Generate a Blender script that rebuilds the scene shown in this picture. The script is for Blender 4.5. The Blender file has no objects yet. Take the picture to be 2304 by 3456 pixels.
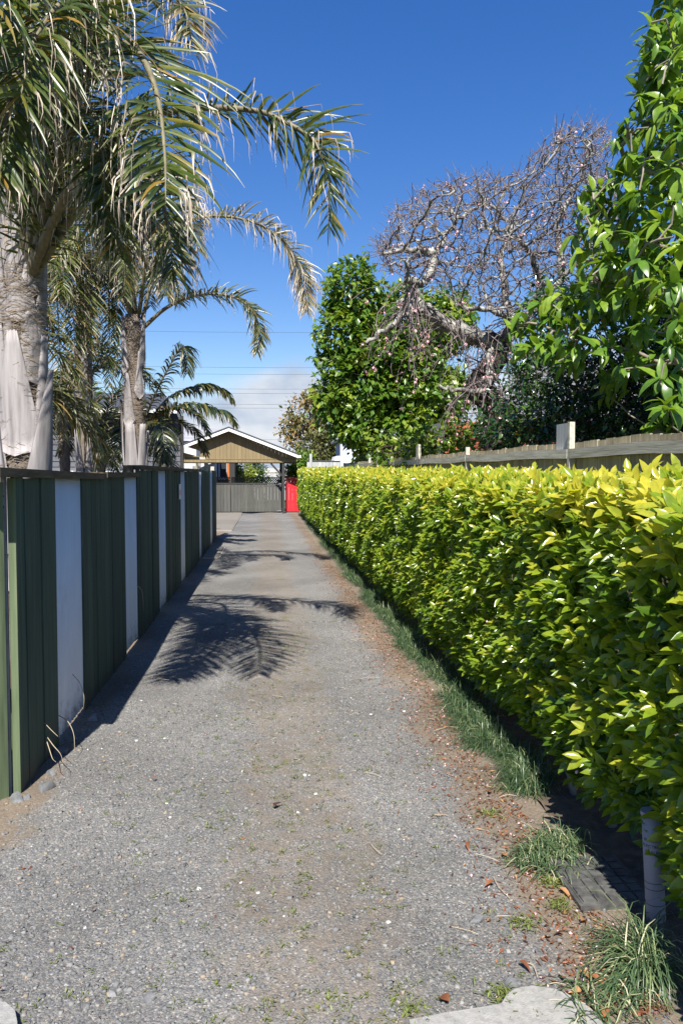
import bpy, math, random
import numpy as np
from mathutils import Vector, Matrix

random.seed(7)
rng = np.random.default_rng(7)
R = math.radians
C = bpy.context.scene.collection
S = bpy.context.scene

# ---------------------------------------------------------------- camera, sky, sun, exposure
CAM_H = 1.7
YAW, PITCH = 5.535, 2.765
FPX = 2650.0
cam_d = bpy.data.cameras.new('camera')
cam = bpy.data.objects.new('camera', cam_d)
C.objects.link(cam)
cam.location = (0, 0, CAM_H)
cam.rotation_euler = (R(90 - PITCH), 0, R(-YAW))
cam_d.sensor_fit = 'VERTICAL'
cam_d.sensor_height = 36
cam_d.lens = FPX / 3456 * 36
cam_d.clip_start = 0.05
cam_d.clip_end = 3000
S.camera = cam

SUN_TO = Vector((-0.135, -0.88, 1.0)).normalized()
SUN_EL = math.asin(SUN_TO.z)
SUN_AZ = math.atan2(SUN_TO.x, SUN_TO.y)
sun_d = bpy.data.lights.new('sun', 'SUN')
sun = bpy.data.objects.new('sun', sun_d)
C.objects.link(sun)
sun_d.energy = 5.0
sun_d.angle = R(0.5)
sun_d.color = (1.0, 0.95, 0.87)
sun.rotation_euler = SUN_TO.to_track_quat('Z', 'Y').to_euler()

world = bpy.data.worlds.new('World')
S.world = world
world.use_nodes = True
nt = world.node_tree
nt.nodes.clear()
def wn(t, **kw):
    n = nt.nodes.new(t)
    for k, v in kw.items():
        setattr(n, k, v)
    return n
sky = wn('ShaderNodeTexSky', sky_type='NISHITA')
sky.sun_disc = False
sky.sun_elevation = SUN_EL
sky.sun_rotation = SUN_AZ
sky.altitude = 0
sky.air_density = 1.0
sky.dust_density = 0.25
sky.ozone_density = 2.0
tc = wn('ShaderNodeTexCoord')
sep = wn('ShaderNodeSeparateXYZ')
nt.links.new(tc.outputs['Generated'], sep.inputs[0])
mp = wn('ShaderNodeMapping')
mp.inputs['Scale'].default_value = (1.0, 1.0, 2.2)
mp.inputs['Location'].default_value = (7.7, 2.2, 1.3)
nt.links.new(tc.outputs['Generated'], mp.inputs[0])
nz = wn('ShaderNodeTexNoise')
nz.inputs['Scale'].default_value = 4.6
nz.inputs['Detail'].default_value = 9
nz.inputs['Roughness'].default_value = 0.55
nt.links.new(mp.outputs[0], nz.inputs['Vector'])
thr = wn('ShaderNodeMapRange', interpolation_type='SMOOTHSTEP')
thr.inputs['From Min'].default_value = 0.0
thr.inputs['From Max'].default_value = 0.27
thr.inputs['To Min'].default_value = 0.24
thr.inputs['To Max'].default_value = 0.80
nt.links.new(sep.outputs['Z'], thr.inputs['Value'])
sub = wn('ShaderNodeMath', operation='SUBTRACT')
nt.links.new(nz.outputs['Fac'], sub.inputs[0])
nt.links.new(thr.outputs[0], sub.inputs[1])
cf = wn('ShaderNodeMapRange', interpolation_type='SMOOTHSTEP')
cf.inputs['From Min'].default_value = -0.02
cf.inputs['From Max'].default_value = 0.20
cf.inputs['To Max'].default_value = 0.97
nt.links.new(sub.outputs[0], cf.inputs['Value'])
nz2 = wn('ShaderNodeTexNoise')
nz2.inputs['Scale'].default_value = 7
nz2.inputs['Detail'].default_value = 6
nt.links.new(mp.outputs[0], nz2.inputs['Vector'])
ccol = wn('ShaderNodeMixRGB')
ccol.inputs[1].default_value = (2.2, 2.6, 3.25, 1)
ccol.inputs[2].default_value = (3.8, 3.9, 4.1, 1)
crm = wn('ShaderNodeMapRange')
crm.inputs['From Min'].default_value = 0.42
crm.inputs['From Max'].default_value = 0.60
nt.links.new(nz2.outputs['Fac'], crm.inputs['Value'])
nt.links.new(crm.outputs[0], ccol.inputs[0])
mix = wn('ShaderNodeMixRGB')
nt.links.new(cf.outputs[0], mix.inputs[0])
hs = wn('ShaderNodeHueSaturation')
hs.inputs['Saturation'].default_value = 1.5
hs.inputs['Hue'].default_value = 0.517
hs.inputs['Value'].default_value = 0.84
gm = wn('ShaderNodeGamma')
gm.inputs['Gamma'].default_value = 0.85
nt.links.new(sky.outputs[0], gm.inputs['Color'])
nt.links.new(gm.outputs[0], hs.inputs['Color'])
nt.links.new(hs.outputs[0], mix.inputs[1])
nt.links.new(ccol.outputs[0], mix.inputs[2])
bg = wn('ShaderNodeBackground')
bg.inputs['Strength'].default_value = 0.115
nt.links.new(mix.outputs[0], bg.inputs['Color'])
wo = wn('ShaderNodeOutputWorld')
nt.links.new(bg.outputs[0], wo.inputs['Surface'])

S.view_settings.view_transform = 'Standard'
S.view_settings.look = 'None'
S.view_settings.gamma = 1
S.view_settings.exposure = 1.0
S.render.engine = 'CYCLES'
S.cycles.max_bounces = 6
S.cycles.transparent_max_bounces = 8

# ---------------------------------------------------------------- helpers
th, ph = R(YAW), R(PITCH)
CF = np.array((math.sin(th) * math.cos(ph), math.cos(th) * math.cos(ph), -math.sin(ph)))
CR = np.array((math.cos(th), -math.sin(th), 0.0))
CU = np.array((math.sin(th) * math.sin(ph), math.cos(th) * math.sin(ph), math.cos(ph)))
CAM = np.array((0, 0, CAM_H))

def ray(px, py):
    return CF * FPX + CR * (px - 1152) + CU * (1728 - py)
def P(px, py, Y):
    """a point of the place, Y metres up the drive, read off the survey picture"""
    d = ray(px, py)
    return CAM + d * (Y / d[1])
def G(px, py, z=0.0):
    d = ray(px, py)
    return CAM + d * ((z - CAM_H) / d[2])
def proj(p):
    q = np.asarray(p) - CAM
    w = q @ CF
    return 1152 + FPX * (q @ CR) / w, 1728 - FPX * (q @ CU) / w, w

WL = {}
def tag(o, label=None, cat=None, group=None, kind=None):
    if label: o['label'] = label
    if cat: o['category'] = cat
    if group: o['group'] = group
    if kind: o['kind'] = kind
    return o
def thing(name, label, cat, loc, group=None):
    o = bpy.data.objects.new(name, None)
    C.objects.link(o)
    o.location = tuple(loc)
    o.empty_display_size = 0.2
    WL[o.name] = np.array(loc, float)
    return tag(o, label, cat, group)
def mesh_obj(name, V, F, mat, parent=None, attrs=None, smooth=False, kind=None, loc=None):
    """V in place coordinates; F is an int array (n,3|4) or a list of tuples"""
    V = np.asarray(V, float)
    if parent is not None:
        o_loc = WL[parent.name]
    elif loc is not None:
        o_loc = np.array(loc, float)
    else:
        o_loc = np.zeros(3)
    me = raw_mesh(name, V - o_loc, F, mat, attrs, smooth)
    o = bpy.data.objects.new(name, me)
    C.objects.link(o)
    if parent is not None:
        o.parent = parent
    else:
        o.location = tuple(o_loc)
    WL[o.name] = o_loc
    if kind: o['kind'] = kind
    return o
def raw_mesh(name, V, F, mat, attrs=None, smooth=False):
    me = bpy.data.meshes.new(name)
    V = np.asarray(V, np.float32)
    if isinstance(F, np.ndarray):
        n, k = F.shape
        me.vertices.add(len(V))
        me.vertices.foreach_set('co', V.ravel())
        me.loops.add(n * k)
        me.loops.foreach_set('vertex_index', F.astype(np.int32).ravel())
        me.polygons.add(n)
        me.polygons.foreach_set('loop_start', np.arange(0, n * k, k, dtype=np.int32))
        me.update(calc_edges=True)
    else:
        me.from_pydata([tuple(map(float, v)) for v in V], [], [tuple(int(i) for i in f) for f in F])
        me.update()
    if attrs:
        for k_, a in attrs.items():
            at = me.attributes.new(k_, 'FLOAT', 'POINT')
            at.data.foreach_set('value', np.asarray(a, np.float32))
    if smooth:
        me.polygons.foreach_set('use_smooth', np.ones(len(me.polygons), dtype=bool))
    if mat: me.materials.append(mat)
    return me
def setting(o):
    o['kind'] = 'structure'
    return o

class MB:
    """collects boxes, prisms and tubes of one mesh"""
    def __init__(s): s.V = []; s.F = []
    def add(s, V, F):
        b = len(s.V)
        s.V += [tuple(v) for v in V]
        s.F += [tuple(b + i for i in f) for f in F]
        return s
    def box(s, x0, x1, y0, y1, z0, z1):
        V = [(x, y, z) for z in (z0, z1) for y in (y0, y1) for x in (x0, x1)]
        return s.add(V, [(0, 2, 3, 1), (4, 5, 7, 6), (0, 1, 5, 4), (2, 6, 7, 3), (0, 4, 6, 2), (1, 3, 7, 5)])
    def hexa(s, V):   # 8 corners, same order as box
        return s.add(V, [(0, 2, 3, 1), (4, 5, 7, 6), (0, 1, 5, 4), (2, 6, 7, 3), (0, 4, 6, 2), (1, 3, 7, 5)])
    def prism(s, pts, d):   # polygon pts (n,3) pushed by d
        n = len(pts); pts = [np.array(p, float) for p in pts]; d = np.array(d, float)
        V = pts + [p + d for p in pts]
        F = [tuple(range(n))[::-1], tuple(range(n, 2 * n))] + [(i, (i + 1) % n, n + (i + 1) % n, n + i) for i in range(n)]
        return s.add(V, F)
    def bar(s, a, b, w, h, up=(0, 0, 1)):
        a = np.array(a, float); b = np.array(b, float)
        t = (b - a) / np.linalg.norm(b - a)
        sd = np.cross(t, up); sd /= np.linalg.norm(sd)
        u = np.cross(sd, t)
        V = [p + sd * i * w / 2 + u * j * h / 2 for j in (-1, 1) for p in (a, b) for i in (-1, 1)]
        return s.hexa(V)
    def tube(s, pts, rad, n=8, cap=True):
        V, F = tube(pts, rad, n, cap)
        return s.add(V, F)
    def obj(s, name, mat, parent=None, smooth=False, **k):
        return mesh_obj(name, s.V, s.F, mat, parent, smooth=smooth, **k)
def tube(pts, rad, n=8, cap=True):
    pts = np.asarray(pts, float); m = len(pts)
    rad = np.broadcast_to(np.asarray(rad, float), (m,))
    T = np.gradient(pts, axis=0); T /= np.linalg.norm(T, axis=1)[:, None] + 1e-9
    ref = np.array((1.0, 0, 0)) if abs(T[0] @ np.array((0, 0, 1.0))) > 0.9 else np.array((0, 0, 1.0))
    V = []; F = []
    x = np.cross(T[0], ref); x /= np.linalg.norm(x)
    for i in range(m):
        x = x - T[i] * (x @ T[i]); x /= np.linalg.norm(x) + 1e-9
        y = np.cross(T[i], x)
        for k in range(n):
            a = 2 * math.pi * k / n
            V.append(pts[i] + rad[i] * (x * math.cos(a) + y * math.sin(a)))
    for i in range(m - 1):
        for k in range(n):
            F.append((i * n + k, i * n + (k + 1) % n, (i + 1) * n + (k + 1) % n, (i + 1) * n + k))
    if cap:
        F.append(tuple(range(n))[::-1]); F.append(tuple((m - 1) * n + k for k in range(n)))
    return V, F
def spline(pts, m):
    pts = np.asarray(pts, float)
    p = np.vstack([2 * pts[0] - pts[1], pts, 2 * pts[-1] - pts[-2]])
    n = len(pts) - 1
    out = []
    for u in np.linspace(0, n, m):
        i = min(int(u), n - 1); t = u - i
        a, b, c, d = p[i], p[i + 1], p[i + 2], p[i + 3]
        out.append(0.5 * ((2 * b) + (c - a) * t + (2 * a - 5 * b + 4 * c - d) * t ** 2 + (3 * b - a - 3 * c + d) * t ** 3))
    return np.array(out)
def nrm(a):
    return a / (np.linalg.norm(a, axis=-1, keepdims=True) + 1e-9)

# ---- materials
def new_mat(name):
    m = bpy.data.materials.new(name)
    m.use_nodes = True
    t = m.node_tree
    b = t.nodes['Principled BSDF']
    return m, t, b
def noise_node(t, scale, detail=4, rough=0.55, stretch=(1, 1, 1), vec=None):
    g = t.nodes.new('ShaderNodeNewGeometry')
    m = t.nodes.new('ShaderNodeMapping'); m.inputs['Scale'].default_value = stretch
    t.links.new(g.outputs['Position'], m.inputs[0])
    n = t.nodes.new('ShaderNodeTexNoise')
    n.inputs['Scale'].default_value = scale; n.inputs['Detail'].default_value = detail; n.inputs['Roughness'].default_value = rough
    t.links.new(m.outputs[0], n.inputs['Vector'])
    return n.outputs['Fac']
def ramp(t, fac, stops):
    r = t.nodes.new('ShaderNodeValToRGB')
    e = r.color_ramp.elements
    while len(e) < len(stops): e.new(0.5)
    for i, (p, c) in enumerate(stops):
        e[i].position = p; e[i].color = (*c, 1)
    t.links.new(fac, r.inputs[0])
    return r.outputs[0]
def mixc(t, fac, a, b, mode='MIX'):
    n = t.nodes.new('ShaderNodeMixRGB'); n.blend_type = mode
    for i, v in ((0, fac), (1, a), (2, b)):
        if isinstance(v, (int, float)): n.inputs[i].default_value = v
        elif isinstance(v, tuple): n.inputs[i].default_value = (*v, 1)
        else: t.links.new(v, n.inputs[i])
    return n.outputs[0]
def maprange(t, v, a, b, c=0.0, d=1.0):
    n = t.nodes.new('ShaderNodeMapRange'); n.interpolation_type = 'SMOOTHSTEP'
    for k, x in (('From Min', a), ('From Max', b), ('To Min', c), ('To Max', d)): n.inputs[k].default_value = x
    t.links.new(v, n.inputs['Value'])
    return n.outputs[0]
def math_n(t, op, a, b):
    n = t.nodes.new('ShaderNodeMath'); n.operation = op
    for i, v in ((0, a), (1, b)):
        if isinstance(v, (int, float)): n.inputs[i].default_value = v
        else: t.links.new(v, n.inputs[i])
    return n.outputs[0]
def bump(t, b, h, strength=0.3, dist=0.01):
    n = t.nodes.new('ShaderNodeBump')
    n.inputs['Strength'].default_value = strength; n.inputs['Distance'].default_value = dist
    t.links.new(h, n.inputs['Height']); t.links.new(n.outputs[0], b.inputs['Normal'])
def obj_rand(t):
    return t.nodes.new('ShaderNodeObjectInfo').outputs['Random']
def surf(name, stops, scale=6, rough=0.7, stretch=(1, 1, 1), bmp=0.3, bd=0.004, detail=6, spec=0.4, vary=0.0, wear=None, mud=False):
    """weathered surface: a colour ramp over noise, shade varying piece by piece, fine relief"""
    m, t, b = new_mat(name)
    n = noise_node(t, scale, detail, 0.6, stretch)
    c = ramp(t, n, stops)
    if vary:
        f = maprange(t, obj_rand(t), 0, 1, 1 - vary, 1 + vary)
        c = mixc(t, 1.0, c, f, 'MULTIPLY')
    if wear:
        (wc, ws, lo, hi) = wear
        w = maprange(t, noise_node(t, ws, 5, 0.65, stretch), lo, hi)
        c = mixc(t, w, c, wc)
    if mud:   # mud splashed up by cars
        gz = t.nodes.new('ShaderNodeNewGeometry'); sz = t.nodes.new('ShaderNodeSeparateXYZ')
        t.links.new(gz.outputs['Position'], sz.inputs[0])
        hgt = math_n(t, 'ADD', sz.outputs['Z'], math_n(t, 'MULTIPLY', noise_node(t, 9, 6, 0.75), 0.9))
        c = mixc(t, maprange(t, hgt, 0.68, 0.3, 0.0, 0.7), c, (0.085, 0.068, 0.045))
    t.links.new(c, b.inputs['Base Color'])
    b.inputs['Roughness'].default_value = rough
    b.inputs['Specular IOR Level'].default_value = spec
    if bmp:
        bump(t, b, noise_node(t, scale * 3, 5, 0.6, stretch), bmp, bd)
    return m
def leaf_mat(name, stops, rough=0.35, trans=0.35, spec=0.5, dry=None, tcol=1.3):
    """leaf colour by age ('tint'), dried ends ('dry'), light shining through the blade"""
    m, t, b = new_mat(name)
    a = t.nodes.new('ShaderNodeAttribute'); a.attribute_name = 'tint'
    c = ramp(t, a.outputs['Fac'], stops)
    n = noise_node(t, 25, 2)
    c = mixc(t, 1.0, c, maprange(t, n, 0.3, 0.7, 0.85, 1.15), 'MULTIPLY')
    if dry:
        d = t.nodes.new('ShaderNodeAttribute'); d.attribute_name = 'dry'
        c = mixc(t, d.outputs['Fac'], c, dry)
    t.links.new(c, b.inputs['Base Color'])
    b.inputs['Roughness'].default_value = rough
    b.inputs['Specular IOR Level'].default_value = spec
    tr = t.nodes.new('ShaderNodeBsdfTranslucent')
    t.links.new(mixc(t, 1.0, c, (tcol, tcol, tcol * 0.5), 'MULTIPLY'), tr.inputs['Color'])
    mx = t.nodes.new('ShaderNodeMixShader'); mx.inputs[0].default_value = trans
    out = t.nodes['Material Output']
    t.links.new(b.outputs[0], mx.inputs[1]); t.links.new(tr.outputs[0], mx.inputs[2])
    t.links.new(mx.outputs[0], out.inputs['Surface'])
    return m

M = {}
M['green_board'] = surf('green_stained_boards', [(0.25, (0.026, 0.047, 0.034)), (0.5, (0.043, 0.074, 0.054)), (0.8, (0.072, 0.108, 0.08))], 5, 0.8, (6, 6, 0.35), 0.4, 0.003, vary=0.2,
                        wear=((0.115, 0.13, 0.10), 3, 0.58, 0.78), mud=True)
M['gate_board'] = surf('faded_and_sunlit_boards', [(0.25, (0.06, 0.085, 0.04)), (0.55, (0.12, 0.16, 0.085)), (0.8, (0.18, 0.2, 0.12))], 5, 0.8, (5, 5, 0.3), 0.4, 0.003, vary=0.1,
                       wear=((0.12, 0.09, 0.05), 2.5, 0.6, 0.72))  # gate boards; also the painted sunlit tone of the fence's end face
M['cap'] = surf('weathered_capping', [(0.25, (0.05, 0.038, 0.022)), (0.55, (0.11, 0.085, 0.05)), (0.8, (0.17, 0.14, 0.09))], 8, 0.9, (3, 0.5, 3), 0.5, 0.004, vary=0.15,
                wear=((0.3, 0.32, 0.25), 18, 0.66, 0.72))
M['plastic'] = surf('white_ribbed_sheet', [(0.3, (0.70, 0.70, 0.69)), (0.7, (0.82, 0.82, 0.80))], 3, 0.5, (1, 1, 0.4), 0, wear=((0.50, 0.48, 0.43), 4, 0.62, 0.85), mud=True)
M['galv'] = surf('galvanised_steel', [(0.3, (0.16, 0.165, 0.18)), (0.7, (0.26, 0.265, 0.28))], 14, 0.45, bmp=0.05)
M['grey_board'] = surf('weathered_grey_boards', [(0.25, (0.20, 0.165, 0.10)), (0.5, (0.34, 0.29, 0.19)), (0.8, (0.48, 0.43, 0.31))], 5, 0.85, (6, 6, 0.3), 0.5, 0.003, vary=0.18)
M['grey_rail'] = surf('weathered_grey_rail', [(0.25, (0.27, 0.245, 0.19)), (0.5, (0.46, 0.43, 0.355)), (0.8, (0.62, 0.59, 0.51))], 6, 0.85, (5, 0.35, 5), 0.5, 0.004, vary=0.12,
                      wear=((0.17, 0.19, 0.09), 5, 0.62, 0.78))
M['pale_board'] = surf('pale_silvered_boards', [(0.25, (0.28, 0.29, 0.3)), (0.6, (0.42, 0.43, 0.45)), (0.85, (0.52, 0.53, 0.55))], 5, 0.85, (6, 6, 0.3), 0.3, 0.003, vary=0.1)
M['charcoal'] = surf('charcoal_gate_paint', [(0.3, (0.06, 0.06, 0.054)), (0.7, (0.09, 0.09, 0.08))], 4, 0.7, (5, 5, 0.4), 0.3, 0.003, vary=0.12,
                     wear=((0.2, 0.17, 0.12), 6, 0.66, 0.78))
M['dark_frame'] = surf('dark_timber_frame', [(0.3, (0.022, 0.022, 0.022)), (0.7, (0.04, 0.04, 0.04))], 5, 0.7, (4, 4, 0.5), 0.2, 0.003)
M['red'] = surf('red_gate_paint', [(0.3, (0.48, 0.012, 0.022)), (0.7, (0.60, 0.02, 0.03))], 5, 0.55, (4, 4, 0.4), 0.2, 0.003, vary=0.08)
M['khaki'] = surf('khaki_gable_boards', [(0.3, (0.185, 0.14, 0.07)), (0.7, (0.235, 0.18, 0.095))], 5, 0.7, (5, 5, 0.4), 0.2, 0.003, vary=0.07)
M['white'] = surf('white_paint', [(0.3, (0.72, 0.72, 0.72)), (0.7, (0.82, 0.82, 0.82))], 4, 0.5, bmp=0.08)
M['iron'] = surf('dark_roof_iron', [(0.3, (0.05, 0.053, 0.06)), (0.7, (0.08, 0.085, 0.095))], 3, 0.5, bmp=0.1)
M['grey_iron'] = surf('grey_roof_iron', [(0.3, (0.26, 0.26, 0.28)), (0.7, (0.33, 0.33, 0.35))], 3, 0.5, bmp=0.1)
M['weatherboard'] = surf('blue_grey_weatherboards', [(0.3, (0.07, 0.073, 0.09)), (0.7, (0.10, 0.104, 0.125))], 3, 0.65, (0.4, 4, 4), 0.2, 0.003, vary=0.06)
M['glass'] = surf('window_glass', [(0.3, (0.02, 0.025, 0.03)), (0.7, (0.05, 0.055, 0.06))], 2, 0.08, bmp=0, spec=0.8)
M['curtain'] = surf('pale_curtain', [(0.3, (0.26, 0.27, 0.31)), (0.7, (0.36, 0.37, 0.41))], 3, 0.9, (8, 8, 0.3), 0.2)
M['orange'] = surf('orange_timber', [(0.3, (0.36, 0.10, 0.02)), (0.7, (0.45, 0.15, 0.04))], 4, 0.6)
M['brick'] = surf('red_brick', [(0.3, (0.26, 0.06, 0.035)), (0.55, (0.36, 0.10, 0.055)), (0.8, (0.44, 0.15, 0.08))], 9, 0.9, bmp=0.5, vary=0.25)
M['mortar'] = surf('mortar', [(0.3, (0.3, 0.28, 0.25)), (0.7, (0.38, 0.36, 0.32))], 20, 0.95)
M['tile'] = surf('charcoal_roof_tile', [(0.3, (0.10, 0.10, 0.105)), (0.7, (0.17, 0.17, 0.18))], 12, 0.8, bmp=0.4, vary=0.2)
M['pale_wall'] = surf('pale_blue_wall', [(0.3, (0.46, 0.49, 0.56)), (0.7, (0.52, 0.55, 0.62))], 3, 0.7, bmp=0.05)
M['concrete'] = surf('worn_concrete', [(0.25, (0.19, 0.187, 0.175)), (0.5, (0.28, 0.275, 0.26)), (0.8, (0.36, 0.355, 0.335))], 45, 0.9, bmp=0.6, bd=0.004, wear=((0.14, 0.135, 0.125), 160, 0.64, 0.7))
M['slab'] = surf('concrete_slab', [(0.3, (0.15, 0.135, 0.115)), (0.7, (0.21, 0.19, 0.165))], 4, 0.9, (0.5, 2, 1), 0.3, vary=0.1)
M['black_plastic'] = surf('dusty_black_plastic', [(0.3, (0.03, 0.03, 0.031)), (0.7, (0.12, 0.118, 0.11))], 22, 0.6, bmp=0.3, bd=0.002)
M['pvc'] = surf('grey_pipe', [(0.3, (0.22, 0.22, 0.25)), (0.7, (0.28, 0.28, 0.31))], 5, 0.5, bmp=0.1, wear=((0.3, 0.27, 0.22), 9, 0.6, 0.8))
M['ink'] = surf('black_print', [(0.3, (0.03, 0.03, 0.035)), (0.7, (0.05, 0.05, 0.05))], 5, 0.7, bmp=0)
M['stone_big'] = surf('grey_rock', [(0.3, (0.10, 0.105, 0.11)), (0.7, (0.20, 0.20, 0.20))], 30, 0.85, bmp=0.6, vary=0.25)
M['boot'] = surf('palm_leaf_base', [(0.25, (0.15, 0.138, 0.138)), (0.5, (0.27, 0.25, 0.25)), (0.8, (0.385, 0.365, 0.36))], 5, 0.75, (4, 4, 0.35), 0.4, 0.004, vary=0.1,
                 wear=((0.25, 0.15, 0.085), 3.2, 0.64, 0.68))
M['palm_core'] = surf('palm_trunk', [(0.3, (0.10, 0.08, 0.065)), (0.7, (0.25, 0.21, 0.18))], 14, 0.95, (1.5, 1.5, 0.6), 0.8, 0.01)
M['fibre'] = surf('palm_fibre', [(0.3, (0.11, 0.075, 0.05)), (0.55, (0.24, 0.19, 0.14)), (0.8, (0.40, 0.34, 0.27))], 40, 0.95, bmp=0)
M['petiole'] = surf('palm_leaf_stalk', [(0.3, (0.10, 0.085, 0.05)), (0.7, (0.2, 0.18, 0.11))], 6, 0.6, (4, 4, 0.4), 0.3)
M['bark'] = surf('brown_bark', [(0.3, (0.045, 0.033, 0.025)), (0.7, (0.12, 0.095, 0.075))], 12, 0.95, bmp=0.7, bd=0.01)
M['pale_bark'] = surf('pale_grey_bark', [(0.3, (0.16, 0.135, 0.11)), (0.7, (0.28, 0.245, 0.2))], 9, 0.9, bmp=0.4)
M['lichen'] = surf('lichened_cherry_bark', [(0.32, (0.03, 0.025, 0.024)), (0.42, (0.10, 0.088, 0.08)), (0.53, (0.27, 0.26, 0.235)), (0.72, (0.46, 0.46, 0.41))], 9, 0.95, bmp=0.8, bd=0.012)
M['cherry_core'] = surf('dark_cherry_bark', [(0.3, (0.02, 0.017, 0.015)), (0.6, (0.055, 0.046, 0.04)), (0.8, (0.16, 0.15, 0.13))], 9, 0.95, bmp=0.9, bd=0.015)
M['twig'] = surf('purple_brown_twig', [(0.3, (0.075, 0.055, 0.057)), (0.5, (0.16, 0.13, 0.128)), (0.7, (0.33, 0.305, 0.285))], 9, 0.9, bmp=0.3)
M['wire'] = surf('power_wire', [(0.3, (0.03, 0.03, 0.03)), (0.7, (0.05, 0.05, 0.05))], 3, 0.6, bmp=0)
M['straw'] = surf('dry_straw', [(0.3, (0.30, 0.23, 0.15)), (0.7, (0.52, 0.44, 0.32))], 8, 0.8, bmp=0)
M['soil'] = surf('garden_soil', [(0.25, (0.05, 0.037, 0.026)), (0.5, (0.10, 0.075, 0.052)), (0.8, (0.17, 0.13, 0.09))], 14, 1.0, bmp=0.8, bd=0.02)
M['lawn'] = surf('far_ground', [(0.3, (0.05, 0.07, 0.02)), (0.7, (0.11, 0.12, 0.05))], 2, 1.0, bmp=0.5, bd=0.03)
M['petal'] = surf('pink_petals', [(0.3, (0.62, 0.30, 0.35)), (0.7, (0.80, 0.58, 0.60))], 30, 0.7, bmp=0)

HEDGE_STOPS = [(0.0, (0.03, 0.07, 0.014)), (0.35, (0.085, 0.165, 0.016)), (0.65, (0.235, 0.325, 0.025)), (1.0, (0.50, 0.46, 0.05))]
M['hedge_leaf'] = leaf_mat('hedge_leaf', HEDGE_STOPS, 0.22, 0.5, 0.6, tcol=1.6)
M['palm_leaf'] = leaf_mat('palm_leaflet', [(0, (0.028, 0.052, 0.012)), (0.45, (0.062, 0.095, 0.018)), (0.78, (0.125, 0.145, 0.024)), (1, (0.28, 0.17, 0.028))], 0.35, 0.28, 0.6, dry=(0.56, 0.46, 0.38))
M['kentia_leaf'] = leaf_mat('kentia_leaflet', [(0, (0.02, 0.036, 0.02)), (0.6, (0.05, 0.075, 0.032)), (1, (0.17, 0.14, 0.03))], 0.3, 0.2, 0.7, dry=(0.33, 0.2, 0.06))
M['mag_leaf'] = leaf_mat('magnolia_leaf', [(0, (0.045, 0.105, 0.018)), (0.45, (0.105, 0.21, 0.024)), (1, (0.25, 0.35, 0.035))], 0.3, 0.36, 0.55)
M['tree_leaf'] = leaf_mat('tree_leaf', [(0, (0.03, 0.08, 0.014)), (0.5, (0.09, 0.18, 0.018)), (1, (0.24, 0.30, 0.03))], 0.35, 0.35, 0.5)
M['camellia_leaf'] = leaf_mat('camellia_leaf', [(0, (0.012, 0.035, 0.012)), (0.7, (0.03, 0.075, 0.02)), (1, (0.08, 0.15, 0.025))], 0.22, 0.15, 0.7)
M['bronze_leaf'] = leaf_mat('bronze_leaf', [(0, (0.06, 0.075, 0.025)), (0.5, (0.15, 0.15, 0.05)), (1, (0.27, 0.16, 0.05))], 0.35, 0.25, 0.5)
M['lime_leaf'] = leaf_mat('lime_leaf', [(0, (0.09, 0.15, 0.02)), (1, (0.3, 0.34, 0.03))], 0.4, 0.35)
M['spike_leaf'] = leaf_mat('yellow_spike_leaf', [(0, (0.2, 0.22, 0.03)), (1, (0.5, 0.40, 0.06))], 0.4, 0.3)
M['grass_blade'] = leaf_mat('mondo_grass_blade', [(0, (0.03, 0.065, 0.028)), (0.6, (0.075, 0.13, 0.06)), (0.9, (0.2, 0.25, 0.11)), (1, (0.5, 0.48, 0.32))], 0.4, 0.25)
M['weed'] = leaf_mat('weed_leaf', [(0, (0.10, 0.13, 0.03)), (1, (0.2, 0.24, 0.06))], 0.5, 0.25)
M['fallen'] = leaf_mat('fallen_leaf', [(0, (0.05, 0.024, 0.015)), (0.4, (0.14, 0.055, 0.028)), (0.75, (0.27, 0.10, 0.04)), (1, (0.42, 0.26, 0.12))], 0.55, 0.15)
M['young_red'] = leaf_mat('young_cherry_leaf', [(0, (0.2, 0.07, 0.03)), (1, (0.4, 0.17, 0.06))], 0.4, 0.35)
M['gravel'] = leaf_mat('gravel_stone', [(0, (0.075, 0.078, 0.082)), (0.45, (0.148, 0.151, 0.152)), (0.75, (0.225, 0.222, 0.213)), (0.88, (0.25, 0.205, 0.15)), (1, (0.52, 0.51, 0.49))], 0.85, 0.0, 0.3)

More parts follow.
